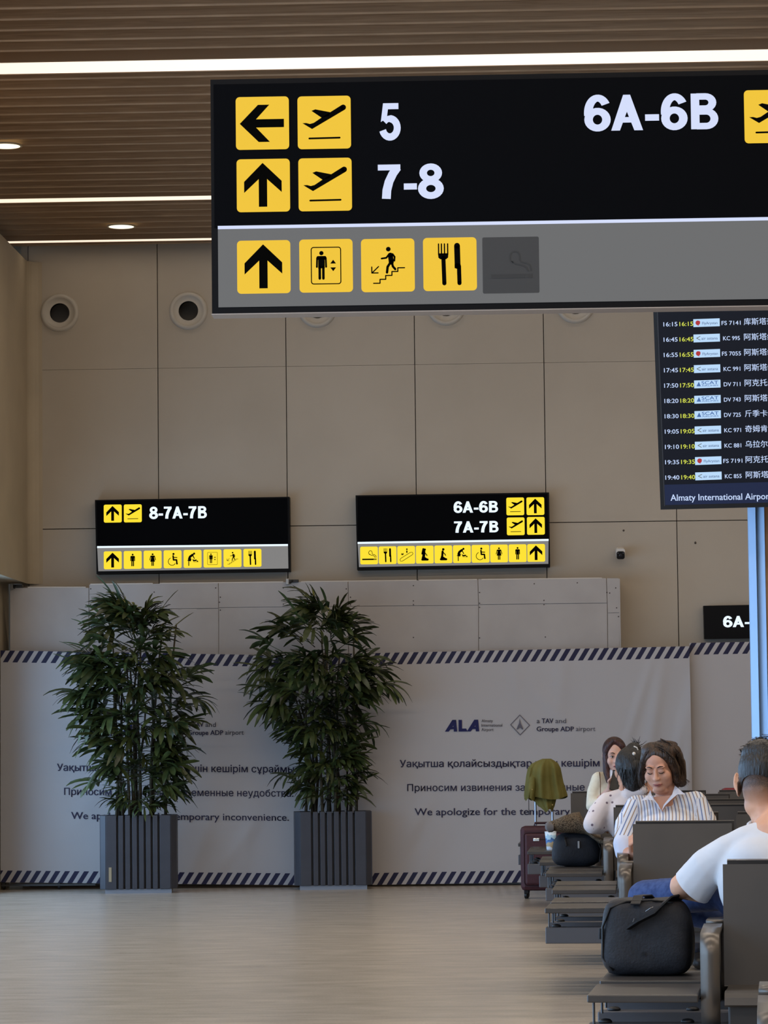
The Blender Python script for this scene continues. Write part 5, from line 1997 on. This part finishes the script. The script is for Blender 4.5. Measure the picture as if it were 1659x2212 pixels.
M_stripe = mat('striped_shirt', (222, 224, 232), 0.8, 0, 0.2)
nt, N, L, b = nodes(M_stripe)
ga = N.new('ShaderNodeAttribute')
ga.attribute_name = 'su'
dv = N.new('ShaderNodeMath')
dv.operation = 'DIVIDE'
dv.inputs[1].default_value = 0.034
L.new(ga.outputs['Fac'], dv.inputs[0])
fr_ = N.new('ShaderNodeMath')
fr_.operation = 'FRACT'
L.new(dv.outputs[0], fr_.inputs[0])
cr = N.new('ShaderNodeValToRGB')
cr.color_ramp.interpolation = 'CONSTANT'
E_ = cr.color_ramp.elements
E_[0].position, E_[0].color = 0.0, rgb(224, 226, 234)
E_[1].position, E_[1].color = 0.30, rgb(120, 136, 176)
for q, col in ((0.46, (226, 228, 234)), (0.78, (172, 148, 130)), (0.94, (226, 226, 232))):
    e = E_.new(q)
    e.color = rgb(*col)
L.new(fr_.outputs[0], cr.inputs[0])
L.new(cr.outputs[0], b.inputs['Base Color'])


def seg_d(p, a, b_):
    t = max(0.0, min(1.0, (p - a).dot(b_ - a) / (b_ - a).length_squared))
    return (p - (a + (b_ - a) * t)).length


cuffL = J(1349, 1828, YT - 0.06)
elR = J(1532, 1835, YT - 0.02)
arms = [(Sl, cuffL), (Sr, elR)]


def su_fn(co):
    for i, (a, b_) in enumerate(arms):
        sh = a + (b_ - a) * 0.12
        if seg_d(co, sh, b_) < 0.072 and ((i == 0 and co.x < a.x + 0.004) or (i == 1 and co.x > a.x - 0.004)):
            d = (b_ - a).normalized()
            q = (co - a)
            side = d.cross(Vector((0, 1, 0))).normalized()
            return q.dot(side) * 0.85 + q.dot(d) * 0.10 + 0.2
    return co.x - 0.10 * abs(co.x - neck1.x) + 0.02 * math.sin(co.z * 14)


tw = []
tw += [limb([Sl, J(1440, 1745, YT + 0.02), Sr], [0.062, 0.066, 0.062])]
tw += [('e', J(1440, 1790, YT), (0.185, 0.115, 0.13)), ('e', J(1412, 1792, YT - 0.06), (0.09, 0.07, 0.08)), ('e', J(1470, 1792, YT - 0.06), (0.09, 0.07, 0.08))]
tw += [limb([J(1440, 1800, YT + 0.02), hip + Vector((0, 0.02, 0.08))], [0.165, 0.165])]
tw += [limb([Sl, J(1352, 1785, YT - 0.02), cuffL], [0.062, 0.064, 0.058]), limb([Sr, J(1524, 1775, YT), elR], [0.062, 0.062, 0.056])]
organic('shirt', tw, 0.0065, M_stripe, w1, 2, {'su': su_fn})
# rolled cuff
organic('cuff', [limb([J(1348, 1822, YT - 0.062), J(1351, 1840, YT - 0.075)], [0.061, 0.058])], 0.008, mat('cuff_pale', (206, 212, 230), 0.8), w1, 1)
# open collar: skin V, two flaps and the placket
Yf = YT - 0.10
MB().prism([(0, 0), (1, 0), (0.5, -1)][::-1], lambda x, y, t: (J(1411, 1722, Yf - t).lerp(J(1450, 1718, Yf - t), x)) + Vector((0, 0, y * 0.082)), -0.02, 0.0).build('open_neck', M_skin1, w1, world=True)


def flap(pts, name='collar', off=0.0):
    n = len(pts)
    fr = [J(px, py, Yf - 0.012 - off - dd) for px, py, dd in pts]
    bk = [q + Vector((0, 0.006, 0)) for q in fr]
    return MB().add(fr + bk, [tuple(range(n)), tuple(range(n, 2 * n))[::-1]] + [(i, i + n, (i + 1) % n + n, (i + 1) % n) for i in range(n)]).build(name, M_collar, w1, world=True, fix=True)


M_collar = noisy('collar_cloth', (200, 204, 222), (222, 222, 228), scale=60, stretch=(1, 1, 0.05), rough=0.8)
flap([(1405, 1707, -0.05), (1400, 1717, -0.02), (1384, 1730, 0.0), (1399, 1727, 0.004), (1412, 1729, 0.006), (1422, 1738, 0.006), (1427, 1752, 0.0), (1421, 1742, 0.0), (1409, 1722, 0.0)])
flap([(1458, 1697, -0.04), (1464, 1702, -0.02), (1480, 1716, 0.0), (1463, 1716, 0.004), (1449, 1728, 0.006), (1436, 1741, 0.006), (1429, 1752, 0.0), (1434, 1738, 0.0), (1452, 1716, 0.0)])
# hair
hy = YH + 0.025
hp = [('e', J(1430, 1639, hy + 0.015), (0.116, 0.110, 0.097)), ('e', J(1434, 1622, hy - 0.050), (0.092, 0.058, 0.048)), ('e', J(1409, 1623, hy - 0.045), (0.060, 0.058, 0.050)),
      ('e', J(1436, 1608, hy), (0.07, 0.07, 0.022)), ('e', J(1424, 1627, hy - 0.088), (0.044, 0.026, 0.026)),
      limb([J(1416, 1626, hy - 0.098), J(1436, 1632, hy - 0.100), J(1450, 1644, hy - 0.088), J(1458, 1660, hy - 0.06), J(1462, 1684, hy - 0.04)], [0.022, 0.027, 0.028, 0.029, 0.022]),
      limb([J(1422, 1626, hy - 0.095), J(1404, 1632, hy - 0.088), J(1391, 1646, hy - 0.055), J(1386, 1668, hy - 0.02), J(1388, 1692, hy + 0.01)], [0.022, 0.020, 0.018, 0.017, 0.012]),
      limb([J(1464, 1650, hy + 0.0), J(1467, 1675, hy), J(1472, 1690, hy), J(1480, 1693, hy)], [0.045, 0.042, 0.028, 0.009]),
      limb([J(1450, 1650, hy + 0.05), J(1450, 1690, hy + 0.05)], [0.07, 0.05])]
organic('hair', hp, 0.006, M_hair_b, w1, 3)
gd = [[J(1415, 1612, hy - 0.075), J(1436, 1622, hy - 0.115), J(1454, 1640, hy - 0.105), J(1463, 1662, hy - 0.075), J(1466, 1684, hy - 0.05), J(1478, 1694, hy - 0.04)],
      [J(1425, 1603, hy - 0.03), J(1456, 1616, hy - 0.07), J(1472, 1642, hy - 0.05), J(1476, 1668, hy - 0.03), J(1477, 1684, hy - 0.02), J(1485, 1690, hy - 0.02)],
      [J(1412, 1612, hy - 0.07), J(1400, 1625, hy - 0.09), J(1389, 1645, hy - 0.065), J(1384, 1670, hy - 0.03), J(1386, 1690, hy - 0.01), J(1392, 1699, hy)],
      [J(1428, 1602, hy - 0.05), J(1446, 1610, hy - 0.08), J(1462, 1626, hy - 0.08), J(1470, 1650, hy - 0.05), J(1472, 1676, hy - 0.035)]]
strands('hair_locks', M_hair_b, w1, gd, 150, 0.0020, 4, 0.006)
strands('hair_locks', M_hair_b, w1, [[J(1412, 1606, hy), J(1428, 1600.5, hy), J(1444, 1604, hy), J(1452, 1612, hy)]], 5, 0.0014, 9, 0.002)
seated_legs(w1, hip, (0, -1, 0), M_trous)

# ---------------------------------------------------------------- woman with the bun (bench 4, turned away)
Y2 = BENCH[4].location.y + 0.80
hip2 = bl(4, 0.60, 0.80, 0.46)
w2 = thing('person', 'seated woman with a black hair bun in a pale spotted blouse, back turned', 'person', (hip2.x, hip2.y, 0))
HM2 = HM(J(1360, 1662, Y2), R(180 + 38), R(-4))
S2l, S2r = J(1312, 1732, Y2), J(1385, 1722, Y2 + 0.02)
n2a, n2b = J(1358, 1690, Y2), J(1350, 1722, Y2)
e2 = J(1279, 1781, Y2 - 0.06)
h2 = J(1308, 1788, Y2 + 0.03)
r2a, r2b = J(1362, 1712, Y2 - 0.03), J(1390, 1705, Y2 - 0.05)
prims = head_prims(HM2, 0.98)
prims += [limb([n2a, n2b, J(1358, 1790, Y2), hip2 + Vector((0, 0, 0.08))], [0.05, 0.055, 0.10, 0.11]), limb([S2l, n2b, S2r], [0.045, 0.05, 0.045]), limb([S2l, e2, h2], [0.042, 0.034, 0.024]), limb([S2r, r2a, r2b], [0.04, 0.034, 0.024])]
prims += hand_prims(h2, Vector((0.7, 0.6, -0.1)), Vector((0, 0.1, -1)), 1, 0.165, 0.45)
prims += hand_prims(r2b, Vector((0.95, -0.1, 0.25)), Vector((0.1, 0.9, -0.3)), 1, 0.165, 0.35)
organic('body', prims, 0.0055, M_skin2, w2, 2)
face_parts(HM2, 0.98, w2, M_lash, MATS['lip_rose'], 'open')
M_blouse = mat('blouse_spotted', (226, 206, 204), 0.75, 0, 0.2)
nt, N, L, b = nodes(M_blouse)
tc = N.new('ShaderNodeTexCoord')
vo = N.new('ShaderNodeTexVoronoi')
vo.inputs['Scale'].default_value = 21
L.new(tc.outputs['Object'], vo.inputs['Vector'])
cr = N.new('ShaderNodeValToRGB')
cr.color_ramp.elements[0].position, cr.color_ramp.elements[1].position = 0.13, 0.20
cr.color_ramp.elements[0].color, cr.color_ramp.elements[1].color = rgb(112, 96, 108), rgb(222, 212, 212)
L.new(vo.outputs['Distance'], cr.inputs[0])
L.new(cr.outputs[0], b.inputs['Base Color'])
tw = [limb([S2l, n2b, S2r], [0.06, 0.062, 0.055]), ('e', J(1354, 1762, Y2), (0.150, 0.11, 0.15)), limb([J(1362, 1785, Y2), hip2 + Vector((0, 0, 0.08))], [0.13, 0.145]),
      limb([S2l, J(1294, 1756, Y2 - 0.03), J(1281, 1780, Y2 - 0.06), J(1297, 1788, Y2 - 0.01)], [0.062, 0.068, 0.064, 0.044]),
      limb([S2r, J(1360, 1716, Y2 - 0.04), J(1386, 1708, Y2 - 0.06)], [0.055, 0.05, 0.042])]
organic('blouse', tw, 0.009, M_blouse, w2, 3)
MB().tube([J(1390 + 0.9 * math.cos(a), 1706 + 9 * math.sin(a), Y2 - 0.055 - 0.034 * math.cos(a)) for a in [k * math.pi / 8 for k in range(17)]], 0.003, 6).build('bracelet', mat('bracelet_brown', (96, 62, 40), 0.4), w2, world=True)
hp = [('e', J(1363, 1650, Y2 - 0.015), (0.098, 0.105, 0.112)), ('e', J(1369, 1617, Y2 - 0.02), (0.046, 0.046, 0.040)), ('e', J(1384, 1640, Y2 - 0.03), (0.03, 0.05, 0.05)),
      limb([J(1368, 1660, Y2 - 0.05), J(1370, 1692, Y2 - 0.06)], [0.085, 0.062]), limb([J(1352, 1650, Y2 - 0.05), J(1356, 1690, Y2 - 0.06)], [0.06, 0.035])]
organic('hair', hp, 0.007, M_hair_k, w2, 3)
gd = [[J(1371, 1615, Y2), J(1379, 1608, Y2), J(1383, 1600 + k, Y2)] for k in range(0, 6, 2)] + [[J(1370, 1614, Y2), J(1372, 1604, Y2), J(1368, 1598, Y2)], [J(1372, 1616, Y2), J(1383, 1613, Y2), J(1390, 1608, Y2)], [J(1372, 1618, Y2), J(1382, 1619, Y2), J(1389, 1622, Y2)]]
strands('hair_locks', M_hair_k, w2, gd, 26, 0.003, 5, 0.006)
strands('hair_locks', M_hair_k, w2, [[J(1350, 1660, Y2 - 0.1), J(1349, 1680, Y2 - 0.1), J(1354, 1697, Y2 - 0.08)], [J(1380, 1655, Y2 - 0.1), J(1388, 1675, Y2 - 0.1), J(1385, 1696, Y2 - 0.09)], [J(1366, 1660, Y2 - 0.13), J(1368, 1680, Y2 - 0.13), J(1366, 1698, Y2 - 0.11)]], 60, 0.003, 8, 0.014)
bm = bmesh.new()
bmesh.ops.create_icosphere(bm, subdivisions=2, radius=0.011)
MB().bm(bm, Matrix.Translation(J(1369.5, 1628, Y2 - 0.12))).build('hair_clip', mat('pearl_clip', (220, 214, 206), 0.2), w2, world=True, smooth=True)
MB().tube([J(1369, 1612, Y2 - 0.09), J(1376, 1615, Y2 - 0.095), J(1378, 1620, Y2 - 0.09)], 0.004, 6).build('hair_clip', MATS['pearl_clip'], w2, world=True)
seated_legs(w2, hip2, (0, 1, 0), M_trous)

# ---------------------------------------------------------------- woman with auburn hair (bench 6, facing the viewer)
Y3 = BENCH[6].location.y + 0.27
hip3 = bl(6, 0.60, 0.27, 0.46)
w3 = thing('person', 'woman with long auburn hair in a cream cardigan, seated farthest back', 'person', (hip3.x, hip3.y, 0))
HM3 = HM(J(1328, 1633, Y3 - 0.03), R(6), R(6))
S3l, S3r = J(1293, 1683, Y3), J(1362, 1686, Y3)
n3a, n3b = J(1330, 1655, Y3), J(1328, 1682, Y3)
e3, h3 = J(1288, 1735, Y3 - 0.02), J(1318, 1704, Y3 - 0.17)
prims = head_prims(HM3, 1.0, True, 0.92)
prims += [limb([n3a, n3b, J(1328, 1740, Y3), hip3 + Vector((0, 0, 0.08))], [0.045, 0.052, 0.095, 0.11]), limb([S3l, n3b, S3r], [0.042, 0.05, 0.042]), limb([S3l, e3, h3], [0.038, 0.032, 0.022]), limb([S3r, J(1368, 1735, Y3), J(1350, 1745, Y3 - 0.15)], [0.038, 0.032, 0.024])]
prims += hand_prims(h3, Vector((0.45, -0.1, 0.85)), Vector((0.5, -0.75, 0.1)), -1, 0.165, 0.6)
prims += hand_prims(J(1350, 1745, Y3 - 0.15), Vector((-0.7, -0.5, 0.1)), Vector((0, 0.2, 1)), -1, 0.165, 0.4)
organic('body', prims, 0.006, M_skin3, w3, 2)
face_parts(HM3, 1.0, w3, M_lash, mat('lip_red', (150, 70, 72), 0.4), 'open')
M_card = noisy('cardigan_cream', (226, 216, 192), (234, 226, 204), scale=40, rough=0.85)
tw = [limb([S3l, n3b, S3r], [0.055, 0.055, 0.055]), ('e', J(1328, 1730, Y3 + 0.01), (0.165, 0.10, 0.17)), limb([J(1328, 1745, Y3), hip3 + Vector((0, 0, 0.06))], [0.14, 0.15]),
      limb([S3l, J(1283, 1712, Y3 - 0.01), J(1280, 1740, Y3 - 0.03), J(1300, 1735, Y3 - 0.12)], [0.055, 0.054, 0.050, 0.04]), limb([S3r, J(1368, 1735, Y3 - 0.01), J(1355, 1745, Y3 - 0.12)], [0.055, 0.05, 0.04])]
organic('cardigan', tw, 0.009, M_card, w3, 3)
organic('blouse', [limb([J(1324, 1668, Y3 - 0.05), J(1326, 1690, Y3 - 0.085), J(1328, 1740, Y3 - 0.085)], [0.035, 0.035, 0.045])], 0.009, mat('blouse_white', (218, 222, 232), 0.8), w3, 2)
ribbon([J(1294, 1672, Y3 + 0.0), J(1295.5, 1672, Y3 - 0.06), J(1297, 1690, Y3 - 0.085), J(1297, 1715, Y3 - 0.098), J(1296, 1740, Y3 - 0.10)], 0.03, 0.005, (1, 0, 0)).build('bag_strap', mat('strap_brown', (92, 60, 38), 0.6), w3, world=True)
hp = [('e', J(1327, 1620, Y3 + 0.0), (0.088, 0.098, 0.098)), limb([J(1325, 1599, Y3 - 0.10), J(1314, 1612, Y3 - 0.09), J(1309, 1630, Y3 - 0.05), J(1310, 1665, Y3 - 0.06), J(1314, 1688, Y3 - 0.09)], [0.018, 0.024, 0.028, 0.028, 0.018]),
      limb([J(1328, 1599, Y3 - 0.10), J(1343, 1612, Y3 - 0.09), J(1349, 1630, Y3 - 0.05), J(1348, 1665, Y3 - 0.05), J(1346, 1690, Y3 - 0.08)], [0.018, 0.024, 0.028, 0.028, 0.018]), limb([J(1328, 1640, Y3 + 0.06), J(1328, 1690, Y3 + 0.07)], [0.075, 0.06])]
organic('hair', hp, 0.008, M_hair_r, w3, 3)
seated_legs(w3, hip3, (0, -1, 0), M_trous)
pc = J(1331, 1687, Y3 - 0.235)
ph = thing('smartphone', 'black smartphone held up by the woman with auburn hair', 'phone', pc)
ph.rotation_euler = (R(-14), R(16), R(12))
MB().box(-0.038, -0.004, -0.076, 0.038, 0.004, 0.076, 0.003).build('phone_body', mat('phone_black', (14, 14, 17), 0.25), ph)
MB().box(-0.034, -0.0055, 0.045, -0.006, -0.004, 0.070, 0.0005).build('camera_bump', mat('phone_cam', (40, 40, 46), 0.2), ph)
MB().box(-0.030, -0.0065, 0.055, -0.016, -0.0055, 0.066).build('lens', mat('phone_lens', (120, 124, 132), 0.2), ph)

# ---------------------------------------------------------------- man in the white t-shirt (bench 1, back turned)
Y4 = bl(1, 0.66, 0.78, 0).y
hip4 = bl(1, 0.66, 0.80, 0.45)
mn = thing('person', 'man with short black hair in a white t-shirt and jeans, back turned, head bent', 'person', (hip4.x, hip4.y, 0))
YM = Y4 + 0.10
hm = J(1650, 1692, YM)
HM4 = HM(hm, R(180 - 22), R(22))
S4l, S4r = J(1574, 1838, Y4 + 0.03), J(1800, 1822, Y4 + 0.03)
n4a, n4b = J(1656, 1735, YM - 0.02), J(1686, 1810, Y4 + 0.02)
e4 = J(1474, 1914, Y4 + 0.14)
f4 = J(1545, 1938, Y4 + 0.30)
prims = head_prims(HM4, 1.04, True, 1.0, 1.3)
prims += [limb([HM4 @ Vector((0, 0.025, -0.03)), n4a, J(1668, 1768, Y4 + 0.07), n4b], [0.064, 0.067, 0.070, 0.060]), ('e', HM4 @ Vector((0, -0.005, -0.075)), (0.060, 0.06, 0.05), HM4.to_3x3()), limb([S4l, n4b, S4r], [0.042, 0.05, 0.042]), limb([n4b, hip4 + Vector((0, 0, 0.1))], [0.1, 0.12]),
          limb([S4l, e4, f4], [0.055, 0.044, 0.030]), limb([S4r, J(1850, 1930, Y4 + 0.1), J(1760, 1950, Y4 + 0.33)], [0.055, 0.044, 0.030])]
prims += hand_prims(f4, Vector((0.8, 0.6, 0.1)), Vector((0, 0.3, 1)), -1, 0.19, 0.6)
prims += hand_prims(J(1760, 1950, Y4 + 0.33), Vector((-0.8, 0.6, 0.1)), Vector((0, 0.3, 1)), 1, 0.19, 0.5)
zl = HM4.inverted()


def fade_fn(co):
    q = zl @ co
    if q.length > 0.17:
        return 0.0
    h = q.z - 0.35 * q.y          # clipper line drops towards the nape
    t = (q.z + 0.100) / 0.065
    if q.y < -0.035 or abs(q.x) > 0.0785:
        return 0.0
    return max(0.0, min(1.0, t))


M_skinm = noisy('skin_man', (206, 150, 118), (214, 160, 128), scale=14, rough=0.5, spec=0.35)
nt, N, L, b = nodes(M_skinm)
b.inputs['Subsurface Weight'].default_value = 0.12
b.inputs['Subsurface Radius'].default_value = (0.012, 0.005, 0.003)
src = b.inputs['Base Color'].links[0].from_socket
ga = N.new('ShaderNodeAttribute')
ga.attribute_name = 'stubble'
mx = N.new('ShaderNodeMix')
mx.data_type = 'RGBA'
nz = N.new('ShaderNodeTexNoise')
nz.inputs['Scale'].default_value = 400
tc = N.new('ShaderNodeTexCoord')
L.new(tc.outputs['Object'], nz.inputs['Vector'])
mu = N.new('ShaderNodeMath')
mu.operation = 'MULTIPLY'
L.new(ga.outputs['Fac'], mu.inputs[0])
mr = N.new('ShaderNodeMapRange')
mr.inputs['To Min'].default_value, mr.inputs['To Max'].default_value = 0.7, 1.1
L.new(nz.outputs['Fac'], mr.inputs[0])
L.new(mr.outputs[0], mu.inputs[1])
L.new(mu.outputs[0], mx.inputs[0])
L.new(src, mx.inputs[6])
mx.inputs[7].default_value = rgb(40, 32, 28)
L.new(mx.outputs[2], b.inputs['Base Color'])
organic('body', prims, 0.0048, M_skinm, mn, 8, {'stubble': fade_fn})
face_parts(HM4, 1.04, mn, M_lash, MATS['lip_rose'])
M_hair_m = hair_mat('hair_short_black', (9, 8, 8), (34, 28, 25))
R3 = HM4.to_3x3()
hq = lambda x, y, z: HM4 @ (Vector((x, y, z)) * 1.04)
hp = [('e', hq(0, 0.012, 0.037), (0.0835, 0.1030, 0.0985), R3), ('e', hq(0, -0.03, 0.095), (0.064, 0.066, 0.046), R3), ('e', hq(0.0, 0.045, 0.075), (0.070, 0.066, 0.056), R3)]
dn = (R3 @ Vector((0, 0.22, -1))).normalized()
organic('hair', hp, 0.005, M_hair_m, mn, 2, None, [(hq(0, 0.0, -0.030), dn, 0.4)])
rr = random.Random(31)
gd = []
for k in range(170):
    a, e = rr.uniform(0, 2 * math.pi), rr.uniform(0.55, 1.45)
    n_ = Vector((math.cos(a) * math.cos(e), math.sin(a) * math.cos(e), math.sin(e)))
    p_ = Vector((0.082 * n_.x, 0.012 + 0.100 * n_.y, 0.040 + 0.098 * n_.z))
    t_ = Vector((rr.uniform(-0.3, 0.3), 0.5, -0.5)) - n_ * n_.dot(Vector((0, 0.5, -0.5)))
    gd.append([hq(*p_), hq(*(p_ + t_ * 0.012 + n_ * 0.005)), hq(*(p_ + t_ * 0.026 + n_ * 0.006))])
strands('hair_locks', M_hair_m, mn, gd, 420, 0.0012, 12, 0.002)
gd = [[hq(0.03, 0.03, 0.14), hq(0.01, -0.01, 0.150), hq(-0.04, -0.03, 0.146)], [hq(0.0, 0.05, 0.135), hq(-0.03, 0.02, 0.146), hq(-0.07, 0.0, 0.138)]]
strands('hair_locks', M_hair_m, mn, gd, 8, 0.001, 3, 0.006)
M_tee = noisy('tshirt_white', (198, 198, 202), (206, 206, 209), scale=6, rough=0.8, spec=0.2, bump=0.25, bscale=9)
slv = J(1488, 1926, Y4 + 0.11)
tw = [limb([S4l, J(1612, 1818, Y4 + 0.02), n4b, J(1740, 1806, Y4 + 0.02), S4r], [0.054, 0.054, 0.078, 0.06, 0.062]), ('e', J(1685, 1905, Y4), (0.205, 0.125, 0.19)), ('e', J(1650, 1860, Y4 - 0.03), (0.12, 0.09, 0.085)),
      limb([J(1685, 1930, Y4), hip4 + Vector((0, 0, 0.06))], [0.18, 0.17]),
      limb([S4l, J(1530, 1872, Y4 + 0.06), slv], [0.056, 0.066, 0.074]), limb([S4r, J(1850, 1900, Y4 + 0.09)], [0.066, 0.066])]
sd_ = (slv - S4l).normalized()
organic('tshirt', tw, 0.008, M_tee, mn, 4, None, [(J(1494, 1916, Y4 + 0.10), sd_, 0.16)])
nb = [J(1674, 1776, Y4 + 0.045) + Vector((0.085 * math.cos(a), 0.075 * math.sin(a), 0.018 * math.sin(a) + 0.008 * math.cos(a) - 0.006)) for a in [k * math.pi / 12 for k in range(25)]]
MB().tube(nb, 0.010, 8, cap=False).build('neckband', M_tee, mn, world=True, smooth=True)
M_jean = noisy('jeans_blue', (48, 62, 100), (64, 80, 120), scale=50, rough=0.85, spec=0.15, bump=0.2, bscale=12)
kn = J(1394, 1940, Y4 + 0.47)
hpl = hip4 + Vector((-0.08, 0.02, 0.075))
an = J(1600, 1996, Y4 + 0.46)
OVER = bl(1, 0.400, 0.98, 0.664)      # where the thigh passes over the armrest
jp = [('e', hip4 + Vector((0, 0, 0.05)), (0.19, 0.14, 0.10)), limb([hpl, OVER, kn], [0.086, 0.064, 0.064]), limb([kn, an], [0.062, 0.048])]
kr = hip4 + Vector((0.14, 0.46, 0.03))
fr4 = Vector((kr.x, kr.y + 0.03, 0.12))
jp += [limb([hip4 + Vector((0.09, 0, 0.03)), kr, fr4], [0.085, 0.064, 0.048])]
organic('jeans', jp, 0.009, M_jean, mn, 2)
organic('shoe', [limb([fr4 + Vector((0, -0.06, -0.07)), fr4 + Vector((0, 0.06, -0.075)), fr4 + Vector((0, 0.15, -0.083))], [0.046, 0.043, 0.036])], 0.009, mat('shoe_white', (200, 200, 200), 0.6), mn, 1)
organic('shoe', [limb([an + Vector((0.02, 0, 0)), an + Vector((0.12, 0.03, 0.0)), an + Vector((0.2, 0.06, 0.01))], [0.046, 0.043, 0.036])], 0.009, MATS['shoe_white'], mn, 1)
